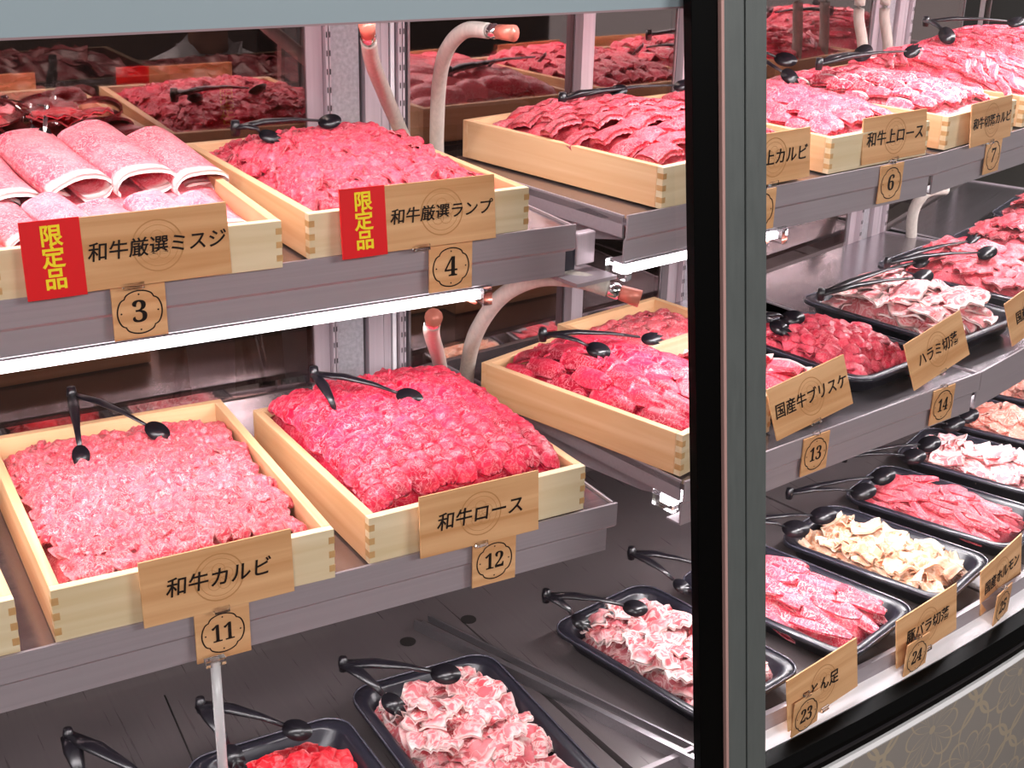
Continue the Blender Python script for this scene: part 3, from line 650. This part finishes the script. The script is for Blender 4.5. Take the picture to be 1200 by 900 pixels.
# raw crimson cuts behind box 3 (in front of the mirror)
mes = variants('scallop', .07, .06, 'crimson', 5, .003)
for ck, (px, py, sc) in enumerate([(22, 105, 1.1), (60, 112, 1), (85, 118, .9), (8, 125, 1.1), (40, 130, 1), (75, 130, .9), (100, 135, .8), (-10, 110, 1)]):
    pt = on(px, py, SH1+.105); put('crimson_meat_slice', mes, pt, (random.uniform(-.3, .3), random.uniform(-.3, .3), random.uniform(-1.5, 1.5)), 'glossy dark red slice behind the rolled pink slices, %s' % ('at the left tongs', 'topmost', 'right of the top', 'front left', 'front middle', 'beside the ring tongs', 'furthest right', 'at the frame edge')[ck], 'meat', 'dark red slices behind the rolled pink ones', sc)

# ------------------------------------------------------------------ black trays
def rrect(hw, hd, r, n=5):
    out = []
    for cx_, cy_, a0 in ((hw-r, hd-r, 0), (-hw+r, hd-r, pi/2), (-hw+r, -hd+r, pi), (hw-r, -hd+r, 3*pi/2)):
        for k in range(n+1): a = a0+k*pi/2/n; out.append((cx_+r*cos(a), cy_+r*sin(a)))
    return out
TR = {}
M['rimm'] = plain('tray_rim_plastic', '4a4854', .2, 0, .8)
def tray(key, bl, rz, W, D, z, label, H=.032):
    """bl: back-left corner of the rim"""
    c, s = cos(rz), sin(rz); ctr = Vector((bl[0]+W/2*c+D/2*s, bl[1]+W/2*s-D/2*c, z))
    t = thing('meat_tray', label, 'tray', ctr, rz, 'black plastic meat trays')
    prof = [(-.016, .0), (-.010, .004), (-.003, H-.004), (.006, H-.003), (.007, H-.006), (.0085, H-.005), (.008, H), (-.004, H+.001), (-.008, H-.002), (-.016, .005)]
    v = []; f = []; n = 24
    for d, zz in prof:
        for x, y in rrect(W/2+d-.008, D/2+d-.008, .032): v.append((x, y, zz))
    m = len(prof)
    for k in range(m-1):
        for i in range(n): f.append((k*n+i, k*n+(i+1) % n, (k+1)*n+(i+1) % n, (k+1)*n+i))
    f.append(tuple(range(n))); f.append(tuple(range((m-1)*n, m*n)))
    MB().add(v, f, True).build('tray_shell', M['tray'], t)
    rim = [(x, y, H+.0008) for x, y in rrect(W/2+.0, D/2+.0, .034)]
    MB().tube(rim+[rim[0]], .0014, 6, cap=False).build('tray_rim', M['rimm'], t)
    TR[key] = (ctr, rz, W, D, H); return t
def fill_tray(key, kind, mat, W, L, num, h, label, group, yawj=3.1, tilt=.3, sc=(.85, 1.15), thick=.003, fr=.84, y0=0, y1=1, name='meat_slice', ex=2.4, join=False):
    p, rz, tw, td, th = TR[key]; hw, hd = tw*fr/2, td*fr/2
    hf = mound(.012, h, ex=ex)
    ya, yb = -hd+2*hd*y0, -hd+2*hd*y1
    bw_ = min(hw, tw/2-.029); lower = bed('meat_bed', p, rz, -bw_, bw_, max(ya, -td/2+.03), min(yb, td/2-.03), lambda u, t: hf(u, t)-.004, .006, mat, 'lower layer of the %s' % group, 14)
    mes = variants(kind, W, L, mat, 6, thick); c, s = cos(rz), sin(rz)
    cols = max(2, round(math.sqrt(num*(2*hw)/(yb-ya)))); rows = max(2, round(num/cols))
    spots = []
    for r in range(rows):
        row = []
        for k in range(cols):
            u = min(.97, max(.03, (k+.5+random.uniform(-.35, .35))/cols)); t = min(.98, max(.05, 1-(r+.3+random.uniform(-.35, .35))/rows))
            yw = random.uniform(-yawj, yawj)       # keep the slice centred on its spot
            sl = math.atan2(hf(u, min(t+.05, 1))-hf(u, max(t-.05, 0)), .1*(yb-ya))
            ax_, ay_ = max(hw-W*.5-abs(L*.4*sin(yw)), .01), L*.5*abs(cos(yw))+W*.3*abs(sin(yw))
            row.append(((min(max(-hw+2*hw*u, -ax_), ax_)-L*.45*sin(yw), min(max(ya+(yb-ya)*t, ya+ay_), yb-ay_*.8)+L*.45*cos(yw), hf(u, t)+random.uniform(-.001, .004)),
                        (sl*.6*cos(yw)+tilt*random.uniform(-.5, 1), random.uniform(-.25, .25), yw), random.uniform(*sc)))
        spots.append(row)
    place_grid(spots, name, mes, label, group, join, mat, p, rz, lower)
# middle shelf trays, right of the post
def seg_bl(fl, rz, D): return (fl[0]-D*sin(rz)*1.0, fl[1]+D*cos(rz))
def tray_fl(key, fl, deg, W, D, z, label): tray(key, seg_bl(fl, R(deg), D), R(deg), W, D, z, label)
tray_fl('13', (1.262, 1.352), 13, .14, .27, SH2, 'black tray just right of the post behind name tag above number 13')
tray_fl('14', (1.435, 1.385), 11, .205, .27, SH2, 'black tray of lumpy pink meat right of the post on the middle shelf')
tray_fl('15t', (1.680, 1.442), 12, .25, .31, SH2, 'black tray of fat edged slices at the right on the middle shelf')
tray_fl('16t', (1.975, 1.545), 16, .25, .31, SH2, 'black tray of red meat at the right edge of the middle shelf, nearest of three')
tray_fl('17t', (2.27, 1.655), 20, .22, .28, SH2, 'black tray at the right edge of the middle shelf, second of three')
tray_fl('18t', (2.53, 1.77), 25, .22, .28, SH2, 'black tray at the right edge of the middle shelf, furthest of three')
fill_tray('13', 'sheet', 'loin', .05, .09, 12, .045, 'red slice behind name tag 13', 'white edged slices in the tray just right of the post', yawj=.3, name='white_edged_slice')
fill_tray('14', 'fold', 'rump', .028, .032, 95, .05, 'lumpy pink meat in the tray right of the post on the middle shelf', 'lumpy pink pieces on the middle shelf', yawj=.9, tilt=.8, name='diced_meat', join=True)
fill_tray('15t', 'scallop', 'pork', .060, .060, 55, .068, 'fat edged slice, right middle shelf', 'fat edged slices on the right middle shelf', yawj=1.2, tilt=.4, name='fat_edged_slice')
fill_tray('16t', 'scallop', 'strip', .05, .05, 50, .07, 'pink red curls in the nearest tray at the right edge', 'curls in the nearest tray at the right edge', name='curled_meat', join=True)
fill_tray('17t', 'scallop', 'strip', .05, .05, 45, .065, 'pink red curls in the second tray at the right edge', 'curls in the second tray at the right edge', name='curled_meat', join=True)
fill_tray('18t', 'scallop', 'strip', .05, .05, 45, .065, 'pink red curls in the furthest tray at the right edge', 'curls in the furthest tray at the right edge', name='curled_meat', join=True)
# deck trays
tray('A', (.365, 1.40), R(0), .215, .30, DK, 'black tray of bright red meat at the bottom left')
tray('B', (.605, 1.445), R(-1), .215, .34, DK, 'black tray of curled pink and white slices at the bottom centre')
tray('23', (.93, 1.455), R(12), .205, .31, DK, 'black tray of curled pink slices beside the foot of the post')
tray('24', (1.175, 1.475), R(17), .20, .31, DK, 'black tray of pink sheets with white edges, second from the post')
tray('25', (1.405, 1.505), R(20), .19, .295, DK, 'black tray of cream coloured pieces, third from the post')
tray('26', (1.615, 1.580), R(22), .185, .31, DK, 'black tray of pink red strips, fourth from the post')
tray('27', (1.825, 1.665), R(24), .185, .31, DK, 'black tray of pale pink slices, fifth from the post')
tray('28', (2.02, 1.755), R(27), .185, .31, DK, 'black tray of peach pieces, sixth from the post')
tray('29', (2.21, 1.855), R(29), .185, .31, DK, 'black tray of peach pieces furthest right on the deck')
tray('22', (.10, 1.42), R(0), .215, .30, DK, 'empty looking black tray under number tag 11 at bottom left')
fill_tray('A', 'scallop', 'crimson', .036, .036, 50, .045, 'bright red curled pieces in the bottom left tray', 'bright red pieces at the bottom left', y1=.95, name='red_meat', join=True)
fill_tray('B', 'scallop', 'pork', .044, .042, 95, .042, 'curled slice in bottom centre tray', 'curled slices in the bottom centre tray', tilt=1.1, name='curled_pork_slice')
fill_tray('23', 'scallop', 'pork', .044, .042, 85, .042, 'curled pink slices in the tray beside the foot of the post', 'curled slices in the tray beside the foot of the post', tilt=1.1, name='curled_meat', join=True)
fill_tray('24', 'strip', 'loinw', .024, .085, 44, .040, 'white edged sheet in second deck tray', 'white edged sheets in the second deck tray', yawj=.2, tilt=.4, y1=.93, name='white_edged_slice')
fill_tray('25', 'sheet', 'tripe', .038, .045, 48, .042, 'cream piece in third deck tray', 'cream pieces in the third deck tray', yawj=1.5, tilt=.5, name='cream_meat_piece')
fill_tray('26', 'strip', 'strip', .015, .060, 75, .042, 'pink strip in fourth deck tray', 'strips in the fourth deck tray', yawj=.5, tilt=.3, name='meat_strip')
fill_tray('27', 'sheet', 'pork2', .045, .065, 26, .045, 'pale pink slices in the fifth deck tray from the post', 'pale slices in the fifth deck tray', yawj=1.2, name='sliced_meat', join=True)
fill_tray('28', 'scallop', 'chicken', .05, .05, 40, .045, 'peach coloured pieces in the sixth deck tray from the post', 'peach pieces in the sixth deck tray', name='peach_meat', join=True)
fill_tray('29', 'scallop', 'chicken', .05, .05, 40, .045, 'peach coloured pieces in the furthest deck tray', 'peach pieces in the furthest deck tray', name='peach_meat', join=True)
fill_tray('22', 'curl', 'crimson', .03, .035, 12, .02, 'small red pieces in the tray under number tag 11', 'small red pieces in the tray under number tag 11', y1=.35, name='red_meat', join=True)

# ------------------------------------------------------------------ name tags and number tags
def name_tag(p, rz, W, H, txt, label, red=False, lean_=-.10, size=.025, rotin=0, redW=.060):
    t = thing('name_tag', label, 'sign', p, rz, 'wooden name tags'); t.rotation_euler = (lean_, rotin, rz)
    x0 = redW if red else 0
    MB().box(x0*.98, W, 0, .0022, 0, H).build('tag_board', M['tag'], t, bevel=.0004)
    cxx = (x0+W)/2
    e = MB(); n = 32
    for r0, r1 in ((.0265, .0280), (.0215, .0221)):
        v = [(cxx+r*cos(2*pi*k/n), -.0004, H/2+.001+r*sin(2*pi*k/n)) for r in (r0, r1) for k in range(n)]
        e.add(v, [(k, (k+1) % n, n+(k+1) % n, n+k) for k in range(n)])
    for k in range(5):                       # faint flower inside the ring
        a = k*2*pi/5+pi/2; ring = [(cxx+.009*cos(a)+.0075*cos(b*pi/6), -.0004, H/2+.001+.009*sin(a)+.0075*sin(b*pi/6)) for b in range(12)]
        rin = [(cxx+.009*cos(a)+.0069*cos(b*pi/6), -.0004, H/2+.001+.009*sin(a)+.0069*sin(b*pi/6)) for b in range(12)]
        e.add(ring+rin, [(b, (b+1) % 12, 12+(b+1) % 12, 12+b) for b in range(12)])
    e.build('emblem', M['emblem'], t)
    text('lettering', txt, size, M['ink'], t, (cxx, -.0009, H*.50), (pi/2, 0, 0), .010, shear=.12)
    MB().box(W*.45, W*.55, -.003, .004, -.003, .004).build('tag_clip', M['acrylic'], t)
    if red:
        r = MB().box(0, redW, -.0006, .0018, -.002, H+.001).build('red_card', M['red'], t); r['label'] = 'red card with yellow lettering'
        text('lettering', '限定品', .0235, M['yellow'], r, (redW*.5, -.0012, H*.5), (pi/2, 0, 0), .022, vertical=True)
    return t
def number_tag(p, rz, txt, label, W=.058, H=.059, rotin=0, lean_=0):
    t = thing('number_tag', label, 'sign', p, rz, 'wooden number tags'); t.rotation_euler = (lean_, rotin, rz)
    MB().box(-W/2, W/2, -.002, 0, -H, 0).build('tag_board', M['tag'], t, bevel=.0004)
    n = 64; rad = lambda a: .0235*(1+.035*(1-abs(cos(2*a))**.35)*-1) ; v = []
    def rr(a):                               # circle pinched at four points like a plum blossom
        d = min(abs((a-pi/4-k*pi/2+pi) % (2*pi)-pi) for k in range(4)); return .0240-.0018*math.exp(-(d/.10)**2)
    v = [((rr(2*pi*k/n)+o)*cos(2*pi*k/n) for o in (0,)) for k in range(0)]
    vv = [((rr(2*pi*k/n)+o)*cos(2*pi*k/n), -.0024, -H/2+(rr(2*pi*k/n)+o)*sin(2*pi*k/n)) for o in (-.0008, .0008) for k in range(n)]
    MB().add(vv, [(k, (k+1) % n, n+(k+1) % n, n+k) for k in range(n)]).build('ring', M['ink'], t)
    d = MB()
    for a in (0, pi/2, pi, 3*pi/2):
        c0, c1 = .0198*cos(a), -H/2+.0198*sin(a); d.add([(c0+.0011*cos(b*pi/3), -.0024, c1+.0011*sin(b*pi/3)) for b in range(6)], [tuple(range(6))])
    d.build('ring_dots', M['ink'], t)
    tx = ''.join(chr(0x1D7CE+int(ch)) for ch in txt)
    text('numeral', tx, .034 if len(txt) == 1 else .030, M['ink'], t, (0, -.0026, -H/2-.0008), sx=.95 if len(txt) == 1 else .82)
    MB().box(-.006, .006, -.003, .003, -.001, .004).build('tag_clip', M['acrylic'], t)
    return t
GN = 'wooden name tags'
name_tag((.243, 1.386, -.4495), 0, .216, .078, '和牛厳選ミスジ', 'wooden name tag with a red card, front of the box of rolled pink slices', red=True, size=.0212)
name_tag((.590, 1.386, -.4495), 0, .200, .077, '和牛厳選ランプ', 'wooden name tag with a red card, front of the chopped slices above number 4', red=True, size=.0192, redW=.056)
name_tag((.300, 1.256, -.783), 0, .168, .076, '和牛カルビ', 'wooden name tag on the box of pale marbled slices, above number 11', size=.0235, lean_=-.06)
name_tag((.624, 1.256, -.783), 0, .160, .078, '和牛ロース', 'wooden name tag on the box of bright red slices, above number 12', size=.0235, lean_=-.06)
def edge_pt(i, px, py, off):               # place on the upright plane through a shelf edge
    d = fw + RR*((px-600)/1600) - UU*((py-450)/1600); n = Vector((sin(HD[i]), -cos(HD[i]), 0)); q0 = seg(i, 0, off, 0)
    return d*(q0.dot(n)/d.dot(n))
p = on(857, 222, -.448); name_tag(p+Vector((0, -.01, 0)), HD[1], .158, .072, '和牛上カルビ', 'wooden name tag cut by the right side of the post on the upper shelf', size=.024)
p = on(1010, 194, -.448); name_tag(p, HD[1], .160, .070, '和牛上ロース', 'wooden name tag above number 6', size=.024)
p = edge_pt(2, 1137, 172, .014); name_tag(Vector((p.x, p.y, -.4505)), HD[2], .150, .070, '和牛切落カルビ', 'wooden name tag above number 7 at the upper right', size=.020)
p = on(911, 517, -.780); name_tag(p, HD[1], .168, .076, '国産牛ブリスケ', 'wooden name tag above number 13, right of the post', size=.0225, rotin=-.10, lean_=-.3)
p = on(1072, 458, -.780); name_tag(p, HD[1]+.05, .155, .076, 'ハラミ切落', 'wooden name tag above number 14 on the middle shelf', size=.022, rotin=-.16, lean_=-.3)
p = on(1187, 406, -.780); name_tag(p, HD[2], .16, .076, '国産牛スジ', 'wooden name tag cut by the right edge on the middle shelf', size=.022, rotin=-.12, lean_=-.3)
for px, py, txt, lab in ((924, 858, 'とん足', 'wooden name tag on the deck nearest the post, above number 23'), (1051, 784, '豚バラ切落', 'wooden name tag on the deck in front of the white edged pink sheets'), (1149, 722, '国産ホルモン', 'wooden name tag on the deck in front of the cream pieces')):
    p = on(px, py, -1.118); i = 1 if px < 1100 else 2
    name_tag(p, HD[i]+.03, .155, .078, txt, lab, size=.022, rotin=-.05, lean_=-.12)
number_tag((.357, 1.394, -.4515), 0, '3', 'small wooden tag reading 3 under the box of rolled slices')
number_tag((.733, 1.396, -.4515), 0, '4', 'small wooden tag reading 4 under the chopped slices box')
number_tag((.386, 1.2645, -.784), 0, '11', 'small wooden tag reading 11 under the pale marbled slices', W=.062, H=.064)
number_tag((.727, 1.2655, -.784), 0, '12', 'small wooden tag reading 12 under the bright red slices', W=.060, H=.062)
def ntag_seg(i, px, py, off, z, txt, label, **k):
    # slide along the shelf edge to the place seen in the photograph
    d = fw + RR*((px-600)/1600) - UU*((py-450)/1600); n = Vector((sin(HD[i]), -cos(HD[i]), 0)); q0 = seg(i, 0, off+.001, 0)
    t_ = q0.dot(n)/d.dot(n); p = d*t_; number_tag((p.x, p.y, z), HD[i], txt, label, **k)
ntag_seg(1, 893, 226, 0, -.4515, '5', 'wooden number tag 5 half hidden by the post')
ntag_seg(1, 1045, 195, 0, -.4515, '6', 'small wooden tag reading 6 right of the post on the upper shelf edge')
ntag_seg(2, 1165, 165, 0, -.4515, '7', 'wooden number tag 7 on the upper shelf edge at right')
ntag_seg(1, 957, 507, o2, -.784, '13', 'small wooden tag just right of the post reading 13 on the middle shelf edge')
ntag_seg(1, 1107, 450, o2, -.784, '14', 'small wooden tag reading 14 below the middle tray of lumpy pink meat')
for px, py, txt, lab in ((946, 815, '23', 'small wooden tag reading 23 on the white ledge nearest the post'), (1076, 748, '24', 'small wooden tag reading 24 in the middle of the white ledge'), (1177, 690, '25', 'wooden number tag 25 on the white ledge at right')):
    p = on(px, py, -1.075); i = 1 if px < 1100 else 2; number_tag((p.x, p.y, -1.075), HD[i]+.05, txt, lab, H=.060)

# ------------------------------------------------------------------ tongs
def tongs(h, a, b, label, chrome=False, ends=('spoon', 'fork'), w_=.006, rad=.017):
    """h hinge, a and b the two tips (points in space)"""
    h, a, b = Vector(h), Vector(a), Vector(b); t = thing('serving_tongs', label, 'tongs', h, 0, 'serving tongs'); m = M['chrome'] if chrome else M['black']
    MB().tube([Vector((0, 0, -.010)), Vector((0, 0, .0)), Vector((0, 0, .010))], [.0055, .007, .0055], 10).build('hinge', m, t)
    for tip, kind in ((a, ends[0]), (b, ends[1])):
        d = tip-h; L = d.length; dn = d.normalized(); side = dn.cross(Vector((0, 0, 1))).normalized()
        up = side.cross(dn)
        e = d-dn*rad
        MB().tube([Vector(), dn*L*.3+up*.006, dn*L*.6+up*.006, e*.97+up*.002], [w_*1.2, w_*1.5, w_*.95, w_*.65], 8, .45).build('tong_arm', m, t)
        # end paddle facing the viewer: a shallow oval dish, or one with teeth
        tv = (-(tip)).normalized(); nrm = (tv*.55+up*.45).normalized(); ax = (dn-nrm*dn.dot(nrm)).normalized(); ay = nrm.cross(ax)
        n = 20; outl = []
        for k in range(n):
            th = 2*pi*k/n; rr = rad*(1 if kind == 'spoon' else .85)
            ex = rr*1.15*cos(th); ey = rr*.85*sin(th)
            if kind == 'fork' and cos(th) > .2: ex *= (1.25 if k % 2 else .72)
            outl.append(ax*ex+ay*ey)
        bs = MB(); top = [d-dn*.002+o for o in outl]; low = [d-dn*.002+o*.7-nrm*.005 for o in outl]
        ctr = d-nrm*.001
        bs.add(top+low+[ctr], [(k, (k+1) % n, n+(k+1) % n, n+k) for k in range(n)]+[tuple(range(n, 2*n))[::-1]]+[(k, (k+1) % n, 2*n) for k in range(n)], True)
        bs.build(kind+'_end', m, t)
z1 = SH1+.10
tongs(on(-40, 78, z1), on(45, 150, z1-.01), on(36, 128, z1), 'shiny steel tongs lying on the dark red slices at upper left', True, w_=.004, rad=.010)
tongs(on(62, 72, z1+.02), on(52, 158, z1), on(66, 140, z1), 'shiny steel tongs with a ring end standing in the upper left meat', True, w_=.004, rad=.010)
tongs(on(276, 150, SH1+.09), on(388, 142, SH1+.09), on(317, 160, SH1+.08), 'black tongs on the chopped slices of the box above number 4', rad=.014)
tongs(on(659, 116, SH1+.09), on(725, 107, SH1+.095), on(800, 100, SH1+.095), 'black tongs on the scored steaks left of the post', rad=.014)
tongs(on(862, 60, SH1+.11), on(922, 70, SH1+.10), on(926, 90, SH1+.09), 'black tongs on the box just right of the post, upper shelf', rad=.018)
tongs(on(960, 75, SH1+.11), on(1012, 62, SH1+.11), on(1070, 60, SH1+.11), 'black tongs behind the slices above number 6', rad=.018)
tongs(on(1085, 25, SH1+.13), on(1110, 42, SH1+.12), on(1192, 26, SH1+.13), 'black tongs on the red strips at the upper right edge', rad=.018)
tongs(on(84, 462, SH2+.10), on(186, 506, SH2+.075), on(95, 535, SH2+.075), 'black tongs on the pale marbled slices above number 11', rad=.015, w_=.0045)
tongs(on(368, 438, SH2+.13), on(482, 466, SH2+.105), on(399, 493, SH2+.09), 'black tongs on the bright red slices above number 12', rad=.016, w_=.0055)
tongs(on(636, 392, SH2+.12), on(703, 411, SH2+.105), on(765, 397, SH2+.105), 'black tongs on the folded red slices left of the post', rad=.016, w_=.005)
tongs(on(885, 372, SH2+.07), on(930, 373, SH2+.065), on(915, 385, SH2+.06), 'black tongs just right of the post on the middle shelf', rad=.018)
tongs(on(962, 345, SH2+.09), on(1082, 325, SH2+.085), on(1080, 306, SH2+.085), 'long black tongs over the fat edged slices on the middle shelf', rad=.018)
tongs(on(1040, 308, SH2+.09), on(1158, 296, SH2+.085), on(1140, 282, SH2+.08), 'black tongs on the nearest tray at the right edge', rad=.017)
tongs(on(235, 826, DK+.09), on(350, 856, DK+.06), on(275, 888, DK+.055), 'black tongs in the bottom left tray of bright red meat', w_=.007, rad=.017)
tongs(on(402, 778, DK+.09), on(524, 790, DK+.075), on(462, 826, DK+.06), 'black tongs in the bottom centre tray', w_=.007, rad=.018)
tongs(on(80, 862, DK+.08), on(190, 925, DK+.05), on(100, 930, DK+.04), 'black tongs standing at the bottom left edge', w_=.008)
tongs(on(640, 698, DK+.09), on(746, 713, DK+.075), on(682, 730, DK+.065), 'black tongs in the tray beside the foot of the post', w_=.006, rad=.016)
tongs(on(740, 648, DK+.09), on(830, 665, DK+.07), on(800, 688, DK+.065), 'black tongs partly behind the foot of the post', w_=.006, rad=.015)
for k, (hx, hy, ax_, ay_, bx_, by_) in enumerate(((870, 612, 934, 620, 966, 604), (925, 578, 1013, 576, 1036, 558), (990, 535, 1072, 535, 1090, 520), (1050, 498, 1118, 497, 1135, 487))):
    tongs(on(hx, hy, DK+.075), on(ax_, ay_, DK+.06), on(bx_, by_, DK+.07), 'black tongs at the back end of the %s deck tray from the post' % ('third', 'fourth', 'fifth', 'sixth')[k], w_=.005, rad=.02, ends=('spoon', 'spoon'))

# ------------------------------------------------------------------ back room, seen dimly through the mirror doors
t = thing('work_table', 'steel work table with two rails behind the dark glass', 'table', (.35, 2.25, -Z0))
MB().box(-1.2, 1.0, 0, .7, 1.10, 1.13).build('table_top', M['steel'], t)
for x in (-1.1, .9):
    for y in (.05, .65): MB().box(x-.02, x+.02, y-.02, y+.02, 0, 1.10).build('leg', M['steel'], t)
for z in (1.28, 1.36): MB().tube([(-1.2, .65, z), (1.0, .65, z)], .008, 8).build('rail', M['whitetrim'], t)
def reflection_box(px0, py0, rz, W, D, lab, redcard):  # added boxes in darkened wood, standing in for reflections in the mirror doors
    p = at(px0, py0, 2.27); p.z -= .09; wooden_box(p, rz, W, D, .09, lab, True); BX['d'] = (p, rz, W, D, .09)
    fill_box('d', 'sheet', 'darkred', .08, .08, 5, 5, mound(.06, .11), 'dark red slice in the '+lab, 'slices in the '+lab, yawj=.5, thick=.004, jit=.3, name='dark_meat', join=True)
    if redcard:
        t = thing('reflected_red_card', 'small red card with yellow lettering in place of a mirror reflection', 'sign', p+Vector((.16*cos(rz), -.004, .01)), rz)
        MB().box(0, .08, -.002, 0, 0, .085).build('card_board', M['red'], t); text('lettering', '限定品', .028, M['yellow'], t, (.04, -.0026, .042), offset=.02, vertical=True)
reflection_box(126, 114, R(4), .5, .35, 'wooden box with red card in place of a mirror reflection', True)
reflection_box(-60, 104, R(2), .35, .35, 'wooden box at left edge in place of a mirror reflection', False)

# staff member seated behind the glass, white coat
def person(base, rz):
    t = thing('person', 'person in a white coat seated behind the dark glass', 'person', base, rz)
    me = bpy.data.meshes.new('body')
    vs = [(0, 0, .60, .15), (0, -.01, .74, .14), (0, -.02, .90, .155), (0, -.03, 1.02, .13), (0, -.04, 1.09, .055), (0, -.055, 1.14, .05),
          (.17, -.03, 1.00, .065), (.21, -.06, .82, .05), (.17, -.26, .74, .042), (.13, -.36, .76, .034),
          (-.17, -.03, 1.00, .065), (-.21, -.06, .82, .05), (-.17, -.26, .74, .042), (-.13, -.36, .76, .034),
          (.10, -.05, .58, .095), (.12, -.42, .56, .07), (.12, -.42, .10, .05), (.12, -.54, .04, .04),
          (-.10, -.05, .58, .095), (-.12, -.42, .56, .07), (-.12, -.42, .10, .05), (-.12, -.54, .04, .04)]
    es = [(0, 1), (1, 2), (2, 3), (3, 4), (4, 5), (3, 6), (6, 7), (7, 8), (8, 9), (3, 10), (10, 11), (11, 12), (12, 13), (0, 14), (14, 15), (15, 16), (16, 17), (0, 18), (18, 19), (19, 20), (20, 21)]
    me.from_pydata([v[:3] for v in vs], es, []); me.materials.append(M['cloth'])
    o = ob('body', me, t); sk = o.modifiers.new('skin', 'SKIN')
    for i, v in enumerate(vs): me.skin_vertices[0].data[i].radius = (v[3], v[3]*.8)
    me.skin_vertices[0].data[0].use_root = True; o.modifiers.new('sub', 'SUBSURF').levels = 2
    # head: a shaped ball with brow, nose, chin and ears
    v = []; f = []; n, m = 20, 16
    for j in range(m+1):
        a = pi*j/m
        for i in range(n):
            b = 2*pi*i/n; x = .072*sin(a)*sin(b); y = -.088*sin(a)*cos(b); z = .112*cos(a)
            if z < 0: x *= 1+z*2.6; y *= 1+z*1.2
            fr = max(0, cos(b))**8*sin(a)
            if -.045 < z < .015: y -= .018*fr*(1-abs(z+.02)/.04)
            if .0 < z < .03 and abs(abs(x)-.03) < .016: y += .008
            v.append((x, y, z))
    for j in range(m):
        for i in range(n): f.append((j*n+i, j*n+(i+1) % n, (j+1)*n+(i+1) % n, (j+1)*n+i))
    hd = MB().add(v, f, True).build('head', M['skin'], t, (0, -.075, 1.235), (R(12), 0, 0))
    MB().tube([(0, -.055, 1.08), (0, -.062, 1.16)], [.052, .05], 12).build('neck', M['skin'], t)
    MB().add([(x*1.07, y*1.07+.006, z*1.07) for x, y, z in v if 1], [q_ for q_ in f if all(v[k][2] > .045 or v[k][1] > .01 for k in q_)], True).build('hair', M['hair'], hd)
    for sx_ in (-1, 1):
        MB().tube([(sx_*.07, .01, -.02), (sx_*.078, .012, .0), (sx_*.072, .01, .018)], [.006, .010, .007], 8).build('ear', M['skin'], hd)
        MB().tube([(sx_*.018, -.083, .014), (sx_*.042, -.078, .014)], [.005, .005], 8).build('eye', M['hair'], hd)
    MB().tube([(-.022, -.078, -.052), (0, -.084, -.054), (.022, -.078, -.052)], [.003, .005, .003], 8).build('mouth', M['orange'], hd)
    for sx_ in (-1, 1):
        h = MB().tube([(0, 0, 0), (0, -.05, .0), (0, -.08, -.004)], [.022, .034, .030], 10, .5)
        for k in range(4): h.tube([((k-1.5)*.015, -.07, 0), ((k-1.5)*.017, -.11+abs(k-1.3)*.006, .002), ((k-1.5)*.017, -.135+abs(k-1.3)*.01, -.012)], [.009, .008, .006], 8)
        h.tube([(-sx_*.025, -.02, 0), (-sx_*.045, -.055, -.002), (-sx_*.048, -.08, -.008)], [.010, .009, .007], 8)
        h.build('hand', M['skin'], t, (sx_*.13, -.37, .76), (R(-10), 0, sx_*.2))
    for sx_ in (-1, 1):
        MB().add([(0, -.115, 1.03), (sx_*.05, -.10, 1.10), (sx_*.085, -.07, 1.10), (sx_*.06, -.12, 1.00), (0, -.125, .98)], [(0, 1, 2, 3, 4)]).build('collar', M['cloth'], t)
p = at(237, 62, 3.45)
person((p.x+.02, 3.5, -Z0), R(-5))
st = thing('stool', 'round stool under the person behind the dark glass', 'stool', (p.x+.02, 3.5, -Z0))
MB().prism([(.17*cos(k*pi/10), .17*sin(k*pi/10)) for k in range(20)], .42, .46).build('seat', M['blackcloth'], st)
for k in range(4): MB().tube([(.1*cos(k*pi/2+.7), .1*sin(k*pi/2+.7), .42), (.17*cos(k*pi/2+.7), .17*sin(k*pi/2+.7), 0)], .012, 8).build('leg', M['chrome'], st)
